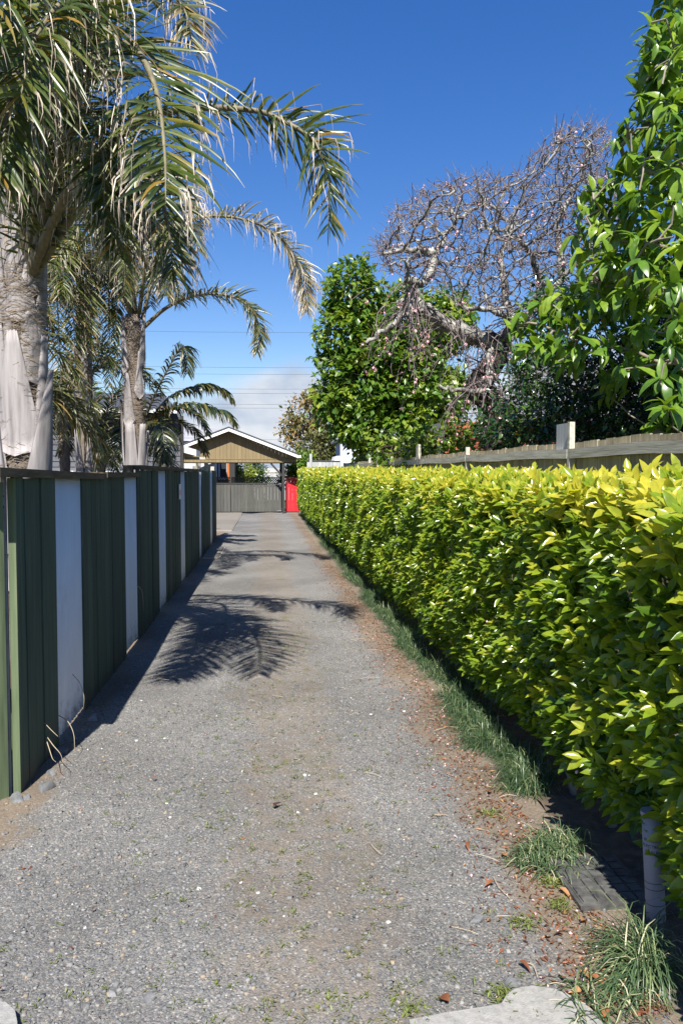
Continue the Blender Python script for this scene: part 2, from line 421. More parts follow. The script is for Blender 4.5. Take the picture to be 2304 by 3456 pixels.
def drive_material():
    m, t, b = new_mat('gravel_drive')
    g = t.nodes.new('ShaderNodeNewGeometry')
    v = t.nodes.new('ShaderNodeTexVoronoi'); v.inputs['Scale'].default_value = 150
    t.links.new(g.outputs['Position'], v.inputs['Vector'])
    sp = t.nodes.new('ShaderNodeSeparateColor'); t.links.new(v.outputs['Color'], sp.inputs[0])
    stone = ramp(t, sp.outputs[0], [(0.0, (0.11, 0.112, 0.115)), (0.4, (0.185, 0.185, 0.183)), (0.75, (0.25, 0.245, 0.235)), (0.93, (0.30, 0.265, 0.215)), (1.0, (0.5, 0.49, 0.47))])
    fine = noise_node(t, 260, 3, 0.7)
    stone = mixc(t, 1.0, stone, maprange(t, fine, 0.3, 0.7, 0.7, 1.25), 'MULTIPLY')
    dust = ramp(t, noise_node(t, 60, 5, 0.7), [(0.3, (0.13, 0.098, 0.068)), (0.5, (0.225, 0.175, 0.125)), (0.75, (0.32, 0.255, 0.185))])
    sx = t.nodes.new('ShaderNodeSeparateXYZ'); t.links.new(g.outputs['Position'], sx.inputs[0])
    X = sx.outputs['X']; Yv = sx.outputs['Y']
    big = noise_node(t, 1.1, 6, 0.65)
    mid = noise_node(t, 7, 6, 0.7)
    wob = math_n(t, 'ADD', X, math_n(t, 'MULTIPLY', math_n(t, 'SUBTRACT', big, 0.5), 0.7))
    edge_r = maprange(t, wob, 0.82, 1.2)
    edge_l = maprange(t, wob, -1.05, -1.30)
    ctr = math_n(t, 'MULTIPLY', maprange(t, wob, -0.45, -0.05), maprange(t, wob, 0.75, 0.35))
    ctr = math_n(t, 'MULTIPLY', ctr, 0.55)
    s = math_n(t, 'MAXIMUM', math_n(t, 'MAXIMUM', edge_r, edge_l), ctr)
    s = math_n(t, 'ADD', s, math_n(t, 'MULTIPLY', math_n(t, 'SUBTRACT', mid, 0.5), 1.1))
    s = maprange(t, s, 0.25, 0.95, 0.0, 0.85)
    c = mixc(t, s, stone, dust)
    mossm = math_n(t, 'MULTIPLY', maprange(t, noise_node(t, 1.7, 7, 0.75), 0.53, 0.68), maprange(t, wob, -0.5, -0.1))
    c = mixc(t, math_n(t, 'MULTIPLY', math_n(t, 'MULTIPLY', mossm, maprange(t, wob, 0.8, 0.3)), maprange(t, mid, 0.35, 0.65, 0.1, 0.75)), c, (0.125, 0.125, 0.055))
    fade = mixc(t, 1.0, c, maprange(t, noise_node(t, 0.7, 4, 0.6), 0.3, 0.7, 0.64, 0.94), 'MULTIPLY')
    t.links.new(fade, b.inputs['Base Color'])
    b.inputs['Roughness'].default_value = 0.95
    b.inputs['Specular IOR Level'].default_value = 0.2
    h = math_n(t, 'ADD', math_n(t, 'MULTIPLY', v.outputs['Distance'], -0.7), math_n(t, 'MULTIPLY', fine, 0.5))
    bump(t, b, h, 0.6, 0.006)
    return m
M['drive'] = drive_material()

# ---- leaves and other small pieces: one builder for all
def leaf_proto(L, W, fold=0.25, curl=0.3, seg=3, tip=0.5, seed=0):
    """blade along +Y, normal +Z, folded on the midrib, tip curling down"""
    r = random.Random(seed)
    V = []; F = []
    for i in range(seg + 1):
        u = i / seg
        w = W / 2 * (math.sin(math.pi * u ** tip * 0.98 + 0.02)) * (1 if 0 < i < seg else 0.06)
        y = L * (u if curl < 1e-3 else math.sin(curl * u) / curl)
        z = 0 if curl < 1e-3 else -L * (1 - math.cos(curl * u)) / curl
        V += [(-w, y, z + fold * w), (0, y, z), (w, y, z + fold * w)]
    for i in range(seg):
        a = i * 3
        F += [(a, a + 1, a + 4, a + 3), (a + 1, a + 2, a + 5, a + 4)]
    return np.array(V, float), np.array(F, int)
def frames(pos, d, up, scale, roll=None):
    """matrices with Y along d and Z near up"""
    d = nrm(d)
    x = nrm(np.cross(d, up)); z = np.cross(x, d)
    if roll is not None:
        c, s = np.cos(roll)[:, None], np.sin(roll)[:, None]
        x, z = x * c + z * s, z * c - x * s
    n = len(pos)
    m = np.zeros((n, 4, 4))
    sc = np.broadcast_to(np.asarray(scale, float), (n,))[:, None]
    m[:, :3, 0] = x * sc; m[:, :3, 1] = d * sc; m[:, :3, 2] = z * sc; m[:, :3, 3] = pos; m[:, 3, 3] = 1
    return m
def baked(protos, idx, mats, tint):
    Vs = []; Fs = []; Ts = []; b = 0
    for k, (V, F) in enumerate(protos):
        s = np.where(idx == k)[0]
        if len(s) == 0: continue
        m = mats[s]
        W = np.einsum('nij,vj->nvi', m[:, :3, :3], V) + m[:, None, :3, 3]
        n, v = len(s), len(V)
        Vs.append(W.reshape(-1, 3))
        Fs.append((F[None] + (np.arange(n) * v)[:, None, None] + b).reshape(-1, F.shape[1]))
        Ts.append(np.repeat(tint[s], v)); b += n * v
    return np.vstack(Vs), np.vstack(Fs), np.concatenate(Ts)
def foliage(parent, protos, pos, mats, tint, mat, single=300, names=('leaf', 'leaves'), weight=None, smooth=True):
    """the leaves that show largest become parts, the mass of the others one part"""
    n = len(pos)
    idx = rng.integers(0, len(protos), n)
    px, py, w = proj(pos)
    inside = (px > 10) & (px < 2294) & (py > 10) & (py < 3446) & (w > 0.3)
    sz = np.where(inside, 1 / np.maximum(w, 0.3), 0) * np.linalg.norm(mats[:, :3, 1], axis=1)
    if weight is not None: sz = sz * weight
    order = np.argsort(-sz)
    one = order[:single]; one = one[sz[one] > 0]
    rest = np.setdiff1d(np.arange(n), one)
    o_loc = Matrix.Translation(-Vector(WL[parent.name]))
    cache = {}
    for i in one:
        q = round(float(tint[i]) * 7) / 7
        key = (int(idx[i]), q)
        if key not in cache:
            V, F = protos[key[0]]
            cache[key] = raw_mesh(names[0], V, F, mat, {'tint': np.full(len(V), q)}, smooth)
        o = bpy.data.objects.new(names[0], cache[key])
        C.objects.link(o); o.parent = parent
        o.matrix_basis = o_loc @ Matrix(mats[i].tolist())
    if len(rest):
        V, F, T = baked(protos, idx[rest], mats[rest], tint[rest])
        mesh_obj(names[1], V, F, mat, parent, {'tint': T}, smooth, kind='stuff')

# ---- branching: nodes grow towards points of the crown
def colonize(paths, attr, step, infl, kill, iters=90, wob=0.35, grav=0.0):
    N = []; par = []
    for p in paths:
        for i, q in enumerate(p):
            q = np.array(q, float)
            if i == 0:
                if N:
                    d = [np.linalg.norm(q - x) for x in N]; par.append(int(np.argmin(d)))
                else: par.append(-1)
            else: par.append(len(N) - 1)
            N.append(q)
    N = np.array(N); par = list(par)
    attr = np.array(attr); nd = np.full(len(attr), 1e9); ni = np.zeros(len(attr), int)
    new0 = 0
    for it in range(iters):
        blk = N[new0:]
        d = np.linalg.norm(attr[:, None] - blk[None], axis=2)
        j = d.argmin(1); dm = d[np.arange(len(attr)), j]
        u = dm < nd; nd[u] = dm[u]; ni[u] = j[u] + new0
        keep = nd > kill
        attr, nd, ni = attr[keep], nd[keep], ni[keep]
        if len(attr) == 0: break
        act = nd < infl
        if not act.any(): break
        src = np.unique(ni[act]); D = np.zeros((len(N), 3))
        np.add.at(D, ni[act], nrm(attr[act] - N[ni[act]]))
        d_ = nrm(nrm(D[src]) + rng.normal(0, wob, (len(src), 3)) + np.array((0, 0, grav)))
        new = N[src] + d_ * step
        new0 = len(N)
        N = np.vstack([N, new]); par += list(src)
    return N, np.array(par)
def limb_radii(N, par, tip, e=2.3, rmax=None):
    r = np.zeros(len(N)); ch = np.zeros(len(N), int)
    for i in range(len(N)):
        if par[i] >= 0: ch[par[i]] += 1
    acc = np.zeros(len(N))
    order = range(len(N) - 1, -1, -1)
    # children always come after parents except seeds joined by index; do passes until stable
    depth = np.zeros(len(N), int)
    for i in range(len(N)):
        k, d = i, 0
        while par[k] >= 0 and d < 5000: k = par[k]; d += 1
        depth[i] = d
    for i in np.argsort(-depth):
        r[i] = tip if ch[i] == 0 else acc[i] ** (1 / e)
        if par[i] >= 0: acc[par[i]] += r[i] ** e
    return r, ch
def limbs_mesh(N, par, r, sel, n=5, rough=0.0):
    """frusta from node to parent for the selected nodes"""
    i = np.where(sel & (par >= 0))[0]
    a = N[par[i]]; b = N[i]; ra = np.minimum(r[par[i]], r[i] * 1.6); rb = r[i]
    t = nrm(b - a)
    a = a - t * (ra * 0.3)[:, None]; b = b + t * (rb * 0.3)[:, None]
    ref = np.where(np.abs(t[:, 2:3]) > 0.9, np.array((1.0, 0, 0)), np.array((0, 0, 1.0)))
    x = nrm(np.cross(t, ref)); y = np.cross(t, x)
    ang = np.arange(n) * 2 * math.pi / n
    ring = x[:, None] * np.cos(ang)[None, :, None] + y[:, None] * np.sin(ang)[None, :, None]
    k = 1 + rng.normal(0, rough, (len(i), n, 1)) if rough else 1
    V = np.concatenate([a[:, None] + ring * ra[:, None, None] * k, b[:, None] + ring * rb[:, None, None] * k], 1).reshape(-1, 3)
    q = np.arange(n); f = np.stack([q, (q + 1) % n, n + (q + 1) % n, n + q], 1)
    F = (f[None] + (np.arange(len(i)) * 2 * n)[:, None, None]).reshape(-1, 4)
    return V, F
def unit(n):
    return nrm(rng.normal(0, 1, (n, 3)))
def arr(*a): return np.array(a, float)

# ================================================================ THE SETTING
V = []; F = []
nx = 2
mesh = MB().box(-900, 900, -300, 1500, -1.0, -0.16)
setting(mesh.obj('ground', M['lawn']))
def relief(x, y):
    return (0.012 * np.sin(1.9 * x + 0.6 * np.sin(0.8 * y)) + 0.010 * np.sin(0.9 * y + 1.3 * x) + 0.006 * np.sin(5.1 * x + 2.2 * y)
            - 0.018 * np.exp(-((x + 0.62) / 0.26) ** 2) - 0.018 * np.exp(-((x - 0.62) / 0.26) ** 2))
def sheet(x0, x1, y0, y1, sx, sy, z, amp=1.0, jit=0.0):
    xs = np.arange(x0, x1 + 1e-6, sx); ys = np.arange(y0, y1 + 1e-6, sy)
    X, Y = np.meshgrid(xs, ys)
    Z = z + amp * relief(X, Y) + rng.normal(0, jit, X.shape)
    V = np.stack([X, Y, Z], 2).reshape(-1, 3)
    nx, ny = len(xs), len(ys)
    i = np.arange(nx - 1)[None, :] + np.arange(ny - 1)[:, None] * nx
    F = np.stack([i, i + 1, i + 1 + nx, i + nx], 2).reshape(-1, 4)
    return V, F
v1, f1 = sheet(-1.55, 1.42, 0.6, 9.0, 0.033, 0.04, 0.0, 1.0, 0.0022)
v2, f2 = sheet(-1.55, 1.42, 9.0, 36.0, 0.135, 0.3, 0.0)
setting(mesh_obj('gravel_drive', np.vstack([v1, v2]), np.vstack([f1, f2 + len(v1)]), M['drive'], smooth=True))
v1, f1 = sheet(1.40, 3.2, 0.6, 36.0, 0.12, 0.12, 0.012, 1.0, 0.012)
setting(mesh_obj('garden_bed', v1, f1, M['soil'], smooth=True))
v1, f1 = sheet(-12, -1.53, 0.6, 36.0, 0.5, 0.5, 0.0, 1.0, 0.01)
setting(mesh_obj('yard_ground', v1, f1, M['soil'], smooth=True))

# slabs of the concrete pad at the far end of the drive
pad = setting(MB().box(-3.2, -1.0, 23.6, 34.4, -0.05, 0.018).obj('concrete_pad', M['mortar']))
for i in range(4):
    y0 = 23.62 + i * 2.7
    MB().hexa([(-3.2, y0, 0.0), (-1.02 + 0.0 * i, y0, 0.0), (-3.2, y0 + 2.66, 0.0), (-1.02, y0 + 2.66, 0.0),
               (-3.2, y0, 0.032), (-1.02, y0, 0.032), (-3.2, y0 + 2.66, 0.034), (-1.02, y0 + 2.66, 0.034)]).obj('slab', M['slab'], pad)
apr = setting(MB().box(-1.26, -0.92, 16.0, 18.3, -0.03, 0.01).obj('concrete_apron', M['mortar']))
MB().box(-1.24, -0.95, 16.05, 17.1, 0.0, 0.026).obj('slab', M['slab'], apr)
MB().box(-1.24, -0.95, 17.14, 18.25, 0.0, 0.026).obj('slab', M['slab'], apr)

# worn end of the street crossing, bottom right
pts = [G(*p) for p in ((1380, 3456), (1500, 3432), (1690, 3402), (1708, 3372), (1735, 3350), (1790, 3340), (1870, 3350), (1935, 3378), (1990, 3415), (2040, 3470))]
pts = [(p[0], p[1], -0.02) for p in pts] + [(1.35, 1.6, -0.02), (0.4, 1.6, -0.02)]
setting(MB().prism(pts, (0, 0, 0.034)).obj('concrete_crossing', M['concrete']))
pts = [G(*p) for p in ((-20, 3408), (20, 3412), (52, 3440), (60, 3480), (-20, 3490))]
setting(MB().prism([(p[0], p[1], -0.02) for p in pts], (0, 0, 0.05)).obj('concrete_crossing_corner', M['concrete']))

# ================================================================ LEFT FENCE: green boards and ribbed white sheets
FX = -1.30
fence = thing('board_fence', 'long green board fence with white ribbed panels along the left of the drive', 'fence', (FX, 4.2, 0))
greens = [(4.25, 5.02), (5.75, 7.45), (8.2, 9.8), (10.55, 12.3), (13.05, 15.7), (16.4, 18.9), (19.7, 21.2)]
def ftop(y): return 1.685 if y < 8.1 else (1.745 if y < 16 else 1.79)
for gi, (a, b) in enumerate(greens):
    n = max(2, round((b - a) / 0.148)); w = (b - a) / n
    for k in range(n):
        y0 = a + k * w; t_ = 0.02
        off = random.uniform(-0.004, 0.004); tl = random.uniform(-0.005, 0.005)
        x1 = FX + off + (0.003 if k % 2 else 0)
        zt = ftop(y0) + random.uniform(-0.008, 0.004)
        zb = random.uniform(-0.03, 0.0)
        g = 0.0025
        MB().hexa([(x1 - t_, y0 + g, zb), (x1, y0 + g, zb), (x1 - t_, y0 + w - g, zb), (x1, y0 + w - g, zb),
                   (x1 - t_ + tl, y0 + g, zt), (x1 + tl, y0 + g, zt), (x1 - t_ + tl, y0 + w - g, zt), (x1 + tl, y0 + w - g, zt)]
                  ).obj('board', M['green_board'], fence)
for (a, b) in [(greens[i][1], greens[i + 1][0]) for i in range(6)]:
    rows = 41 if b < 12 else 21
    ys = np.linspace(a - 0.02, b + 0.02, rows * 2 + 1)
    V = []; F = []
    for i, y in enumerate(ys):
        wv = 0.009 * math.sin((y - a) * 2 * math.pi / 0.06)
        x = FX - 0.02 + wv
        V += [(x, y, 0.02), (x, y, ftop(a) - 0.005), (x - 0.003, y, 0.02), (x - 0.003, y, ftop(a) - 0.005)]
    for i in range(len(ys) - 1):
        q = i * 4
        F += [(q, q + 1, q + 5, q + 4), (q + 2, q + 6, q + 7, q + 3), (q + 1, q + 3, q + 7, q + 5)]
    mesh_obj('ribbed_panel', V, F, M['plastic'], fence, smooth=True)
for y0, y1, z, dz in ((3.93, 6.5, 1.688, -0.03), (6.53, 8.2, 1.672, 0.0), (8.25, 10.6, 1.748, 0.0), (10.62, 13.2, 1.75, -0.005), (13.22, 15.9, 1.75, 0.0)):
    s = 0.03
    MB().hexa([(FX - 0.11, y0, z), (FX + s, y0, z), (FX - 0.11, y1, z + dz), (FX + s, y1, z + dz),
               (FX - 0.11, y0, z + 0.045), (FX + s, y0, z + 0.045), (FX - 0.11, y1, z + dz + 0.045), (FX + s, y1, z + dz + 0.045)]).obj('capping_rail', M['cap'], fence)
for y, h in ((8.22, 1.79), (10.6, 1.78), (13.2, 1.78), (16.0, 1.86), (16.7, 1.93), (18.95, 1.97), (21.15, 1.9)):
    MB().box(FX - 0.14, FX - 0.045, y - 0.05, y + 0.05, -0.05, h).obj('post', M['cap'] if y < 15 else M['grey_rail'], fence)
MB().box(FX - 0.075, FX - 0.03, 5.05, 21.1, 0.35, 0.44).obj('rail', M['cap'], fence)
MB().box(FX - 0.075, FX - 0.03, 5.05, 21.1, 1.25, 1.34).obj('rail', M['cap'], fence)
MB().box(FX - 0.036, FX + 0.003, 4.236, 4.2515, -0.02, 1.68).obj('sunlit_end_face', M['gate_board'], fence)  # paler green puts sunlight into the colour of the fence's end face
plate = thing('house_sign', 'small pale plate fixed to the dark green fence boards', 'sign', (FX + 0.02, 12.05, 1.45))
MB().box(FX + 0.0165, FX + 0.0225, 11.92, 12.2, 1.32, 1.55).obj('plate', M['white'], plate)
MB().box(FX + 0.0225, FX + 0.0235, 11.96, 12.16, 1.38, 1.46).obj('faded_stripe', M['petal'], plate)

post = thing('steel_post', 'galvanised steel post between the fence end and the faded green gate', 'post', (-1.375, 4.24, 0))
MB().box(-1.362, -1.342, 4.216, 4.246, -0.05, 1.70).obj('post', M['galv'], post)
for z in (1.585, 1.53):
    MB().tube([(-1.35, 4.2165, z), (-1.35, 4.2135, z)], 0.005, 8).obj('bolt_hole', M['ink'], post)

gate = thing('side_gate', 'faded green board gate in sunlight at the near end of the fence', 'gate', (-1.36, 4.2, 0))
g0 = arr(-1.339, 4.19); gd = arr(-0.60, -0.80); gd /= np.linalg.norm(gd); gn = arr(-gd[1], gd[0])
for k in range(5):
    a = g0 + gd * (k * 0.155 + 0.004); b = g0 + gd * ((k + 1) * 0.155 - 0.006)
    if k == 0: b = g0 + gd * 0.15
    off = gn * random.uniform(-0.004, 0.004)
    q = [a + off, b + off, a + off - gn * 0.022, b + off - gn * 0.022]
    zt = 1.655 + random.uniform(-0.004, 0.004)
    MB().hexa([(*p, 0.01) for p in q] + [(*p, zt) for p in q]).obj('board', M['gate_board'], gate)
for z in (0.3, 0.9, 1.45):
    q = [g0 - gn * 0.035, g0 + gd * 0.775 - gn * 0.035, g0 - gn * 0.075, g0 + gd * 0.775 - gn * 0.075]
    MB().hexa([(*p, z) for p in q] + [(*p, z + 0.09) for p in q]).obj('rail', M['gate_board'], gate)

# ================================================================ RIGHT FENCE behind the hedge
RX = 2.72
rf = thing('paling_fence', 'weathered grey paling fence with rail and posts behind the clipped hedge', 'fence', (RX, 4, 0))
def rtop(y): return 1.99 + 0.0042 * (y - 5) - 0.02 * math.sin((y - 3.1) % 2.4 / 2.4 * math.pi)
y = 3.6
while y < 27.2:
    w = 0.147
    zt = rtop(y) + random.uniform(-0.006, 0.006)
    x0 = RX + random.uniform(-0.004, 0.004)
    MB().hexa([(x0, y, 0.02), (x0 + 0.02, y, 0.02), (x0, y + w - 0.006, 0.02), (x0 + 0.02, y + w - 0.006, 0.02),
               (x0, y, zt), (x0 + 0.02, y, zt), (x0, y + w - 0.006, zt), (x0 + 0.02, y + w - 0.006, zt)]).obj('board', M['grey_board'], rf)
    y += w
posts_r = [4.3, 6.72, 10.3, 13.6, 16.6, 20.2, 23.6, 26.8]
for i, y in enumerate(posts_r):
    hz = {6.72: 2.16, 10.3: 2.06, 13.6: 2.22, 20.2: 2.24}.get(y, 2.08)
    MB().box(RX - 0.052, RX - 0.004 , y, y + 0.05, -0.05, hz).obj('post', M['grey_rail'], rf)
    if hz > 2.12:
        MB().box(RX - 0.012, RX - 0.0045, y + 0.055, y + 0.42, rtop(y) - 0.1, hz).obj('post_block', M['pale_board'] if i == 1 else M['grey_rail'], rf)
    if i + 1 < len(posts_r):
        y1 = posts_r[i + 1]
        m = 6
        for k in range(1):
            pts = [(y + 0.055) + (y1 - y - 0.06) * u for u in np.linspace(0, 1, m)]
            V = []; Fq = []
            for q in pts:
                zt = rtop(q) - 0.055
                V += [(RX - 0.055, q, zt - 0.085), (RX - 0.008, q, zt - 0.085), (RX - 0.055, q, zt), (RX - 0.008, q, zt)]
            for j in range(m - 1):
                a = j * 4
                Fq += [(a, a + 2, a + 6, a + 4), (a + 1, a + 5, a + 7, a + 3), (a + 2, a + 3, a + 7, a + 6), (a, a + 4, a + 5, a + 1)]
            Fq += [(0, 1, 3, 2), (4 * m - 4, 4 * m - 2, 4 * m - 1, 4 * m - 3)]
            mesh_obj('rail', V, Fq, M['grey_rail'], rf)

# pale fence that closes the far end
pf = thing('boundary_fence', 'short pale silvery paling fence facing the camera beyond the hedge end', 'fence', (1.8, 31, 0))
x = P(1036, 1590, 31)[0]
xe = P(1150, 1590, 31)[0]
while x < xe:
    MB().box(x, x + 0.14, 31.0, 31.02, 0, 2.19 + random.uniform(-0.008, 0.008)).obj('board', M['pale_board'], pf); x += 0.147
MB().box(P(1036, 1590, 31)[0], xe, 30.975, 30.998, 2.2, 2.235).obj('capping_rail', M['iron'], pf)
xp = P(1048, 1590, 31)[0]
MB().box(xp - 0.05, xp + 0.05, 30.86, 30.97, 0, 2.5).obj('post', M['pale_board'], pf)
tp = thing('corner_post', 'tall pale painted post at the far end of the paling fence', 'post', (*P(1154, 1590, 30)[:2], 0))
xp = P(1154, 1590, 30)[0]
MB().box(xp - 0.07, xp + 0.07, 30, 30.14, 0, 2.98).obj('shaft', M['pale_wall'], tp)
MB().box(xp - 0.085, xp + 0.085, 29.985, 30.155, 2.98, 3.01).obj('cap', M['white'], tp)

# ================================================================ CARPORT, GATES AND WHAT LIES BEYOND
CY = 33.6
ax, az, ex, ez, bz = -1.52, 3.66, 1.40, 2.53, 2.20
cp = thing('carport', 'khaki gabled carport with white bargeboards at the end of the drive', 'carport', (ax, CY, 0))
sl = (az - ez) / (ex - ax)
def roofz(x): return az - abs(x - ax) * sl
x = ax - 2.92
while x < ex - 0.06:
    x1 = min(x + 0.157, ex - 0.06) - 0.006
    zz = 2.345
    a, b = roofz(x) - 0.16, roofz(x1) - 0.16
    if a > zz or b > zz:
        a, b = max(a, zz + 0.005), max(b, zz + 0.005)
        if x < ax < x1:
            MB().prism([(x, CY + 0.3, zz), (x1, CY + 0.3, zz), (x1, CY + 0.3, b), (ax, CY + 0.3, az - 0.16), (x, CY + 0.3, a)], (0, 0.03, 0)).obj('gable_board', M['khaki'], cp)
        else:
            MB().prism([(x, CY + 0.3, zz), (x1, CY + 0.3, zz), (x1, CY + 0.3, b), (x, CY + 0.3, a)], (0, 0.03, 0)).obj('gable_board', M['khaki'], cp)
    lo = 2.2 if roofz(x1) - 0.16 > 2.3 else 2.2
    MB().box(x, x1, CY + 0.285, CY + 0.315, 2.2, min(2.33, roofz(x1) - 0.12)).obj('beam_board', M['khaki'], cp)
    x += 0.157
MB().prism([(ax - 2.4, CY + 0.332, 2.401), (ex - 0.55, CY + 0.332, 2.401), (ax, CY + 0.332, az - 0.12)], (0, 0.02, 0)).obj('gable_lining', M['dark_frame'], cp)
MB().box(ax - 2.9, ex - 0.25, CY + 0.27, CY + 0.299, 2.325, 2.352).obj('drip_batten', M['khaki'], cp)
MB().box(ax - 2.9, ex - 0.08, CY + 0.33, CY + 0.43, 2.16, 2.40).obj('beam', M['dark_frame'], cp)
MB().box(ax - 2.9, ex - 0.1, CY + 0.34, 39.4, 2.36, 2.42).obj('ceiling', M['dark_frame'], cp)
for s in (-1, 1):
    xe_ = ax + s * (ex - ax)
    pts = [(ax, CY - 0.10, az), (xe_, CY - 0.10, ez), (xe_, CY - 0.10, ez - 0.15), (ax, CY - 0.10, az - 0.15)]
    MB().prism(pts, (0, 0.03, 0)).obj('bargeboard', M['white'], cp)
    pts = [(ax, CY - 0.13, az + 0.002), (xe_ + s * 0.06, CY - 0.13, ez - 0.022), (xe_ + s * 0.06, CY - 0.13, ez + 0.02), (ax, CY - 0.13, az + 0.045)]
    r_ = MB().prism(pts, (0, 6.2, 0)).obj('roof', M['iron'], cp)
    pts = [(ax, CY - 0.06, az - 0.03), (xe_, CY - 0.06, ez - 0.03), (xe_, CY - 0.06, ez - 0.05), (ax, CY - 0.06, az - 0.05)]
    MB().prism(pts, (0, 0.35, 0)).obj('soffit', M['khaki'], cp)
MB().box(ex + 0.01, ex + 0.12, CY - 0.1, 39.4, ez - 0.13, ez - 0.03).obj('gutter', M['white'], cp)
px0 = P(951.8, 1650, CY + 0.36)[0]; px1 = P(961, 1650, CY + 0.36)[0]
MB().box(px0, px1, CY + 0.33, CY + 0.45, 0, 2.16).obj('post', M['dark_frame'], cp)
MB().bar(P(952, 1606, CY + 0.39), P(914, 1564, CY + 0.39), 0.08, 0.09, (0, 1, 0)).obj('brace', M['dark_frame'], cp)
for x in (ax - 2.8, px0):
    MB().box(x, x + 0.12, 39.1, 39.22, 0, 2.36).obj('post', M['dark_frame'], cp)
MB().box(ax - 2.8, ax - 2.68, CY + 0.33, CY + 0.45, 0, 2.16).obj('post', M['dark_frame'], cp)
# the grey building part beside the carport
GY = 34.65
def lattice(name, x0, x1, z0, z1, y, mat, parent):
    b = MB()
    d = 0.105; h = z1 - z0
    for s in (1, -1):
        x = x0 - h
        yy = y if s == 1 else y + 0.012
        while x < x1:
            a = arr(x, z0) if s == 1 else arr(x, z1); c = arr(x + h, z1) if s == 1 else arr(x + h, z0)
            t0 = max(0, (x0 - a[0]) / h); t1 = min(1, (x1 - a[0]) / h)
            if t1 - t0 > 0.05:
                p, q = a + (c - a) * t0, a + (c - a) * t1
                b.bar((p[0], yy, p[1]), (q[0], yy, q[1]), 0.011, 0.034, (0, 1, 0) if False else (0, 0, 1))
            x += d
    b.box(x0, x1, y - 0.02, y + 0.03, z1, z1 + 0.035)
    return b.obj(name, mat, parent)
def board_gate(name, label, pxa, pxb, mat, dark, dz=0.0):
    x0 = P(pxa, 1700, GY)[0]; x1 = P(pxb, 1700, GY)[0]
    g = thing(name, label, 'gate', ((x0 + x1) / 2, GY, 0))
    n = max(1, round((x1 - x0) / 0.148)); w = (x1 - x0) / n
    for k in range(n):
        MB().box(x0 + k * w + 0.004, x0 + (k + 1) * w - 0.004, GY - random.uniform(0, 0.006), GY + 0.02, 0.05, 1.245 + dz).obj('board', mat, g)
    for z in (0.09, 1.12):
        MB().box(x0 + 0.01, x1 - 0.01, GY + 0.024, GY + 0.06, z, z + 0.1).obj('rail', dark, g)
    MB().box(x0, x1, GY - 0.02, GY + 0.06, 1.25 + dz, 1.31 + dz).obj('top_rail', dark, g)
    lattice('lattice', x0 + 0.02, x1 - 0.02, 1.31 + dz, 1.53, GY + 0.01, dark, g)
    return g, x0, x1
g1, a0, a1 = board_gate('drive_gate', 'narrow charcoal board gate leaf with lattice top beside the fence end', 700, 778, M['charcoal'], M['dark_frame'])
g2, b0, b1 = board_gate('drive_gate', 'wide charcoal board gate leaf with lattice top under the carport', 779.5, 949, M['charcoal'], M['dark_frame'])
for z in (0.07, 1.25):
    MB().box(b1 - 0.18, b1 + 0.01, GY - 0.03, GY - 0.021, z, z + 0.035).obj('hinge', M['galv'], g2)
g3, c0, c1 = board_gate('garden_gate', 'bright red board gate with lattice top beside the carport post', 963, 1034, M['red'], M['red'], 0.03)

# beyond the carport
bh = thing('back_house', 'dark house wall with white framed window seen through the carport', 'house', (-4, 44, 0))
wx = P(792, 1590, 44)[0]
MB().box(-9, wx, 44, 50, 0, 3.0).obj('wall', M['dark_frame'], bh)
w0, w1 = P(737, 1600, 44)[0], P(766, 1600, 44)[0]
wz0, wz1 = P(740, 1612, 44)[2], 2.55
wf = MB().box(w0, w1, 43.94, 43.99, wz0 - 0.1, wz1).obj('window', M['white'], bh)
MB().box(w0 + 0.1, w1 - 0.02, 43.92, 43.938, wz0, wz1 - 0.05).obj('pane', M['glass'], wf)
MB().box(P(767, 1600, 44)[0], P(775, 1600, 44)[0], 43.9, 43.99, 0, 2.6).obj('door_frame', M['orange'], bh)
MB().prism([(-9.3, 43.6, 2.9), (wx + 0.3, 43.6, 2.9), (wx + 0.3, 43.6, 3.0), (-9.3, 43.6, 3.0)], (0, 6.5, 0)).obj('roof', M['iron'], bh)
ff = thing('far_fence', 'grey board fence seen beyond the carport opening', 'fence', (0, 52, 0))
x = P(850, 1600, 52)[0]
while x < 5.5:
    MB().box(x, x + 0.19, 52, 52.02, 0, 2.1).obj('board', M['pale_board'], ff); x += 0.2
MB().box(P(850, 1600, 52)[0], 5.5, 51.96, 51.998, 1.8, 1.9).obj('rail', M['grey_rail'], ff)

# grey roofed block behind the carport's left side
gb = thing('grey_roof_house', 'house with plain grey roof showing behind the carport gable', 'house', (-5, 42, 0))
MB().box(-9, -2.6, 40.5, 43.2, 0, 3.6).obj('wall', M['pale_wall'], gb)
q0 = P(600, 1455, 40.2); q1 = P(672, 1463, 40.2)
MB().prism([(-9.5, 40.0, 3.55), (-2.0, 40.0, 3.3), (-2.45, 42, 4.05), (-9.5, 42, 4.2)], (0, 0.05, 0.06)).obj('roof', M['grey_iron'], gb)

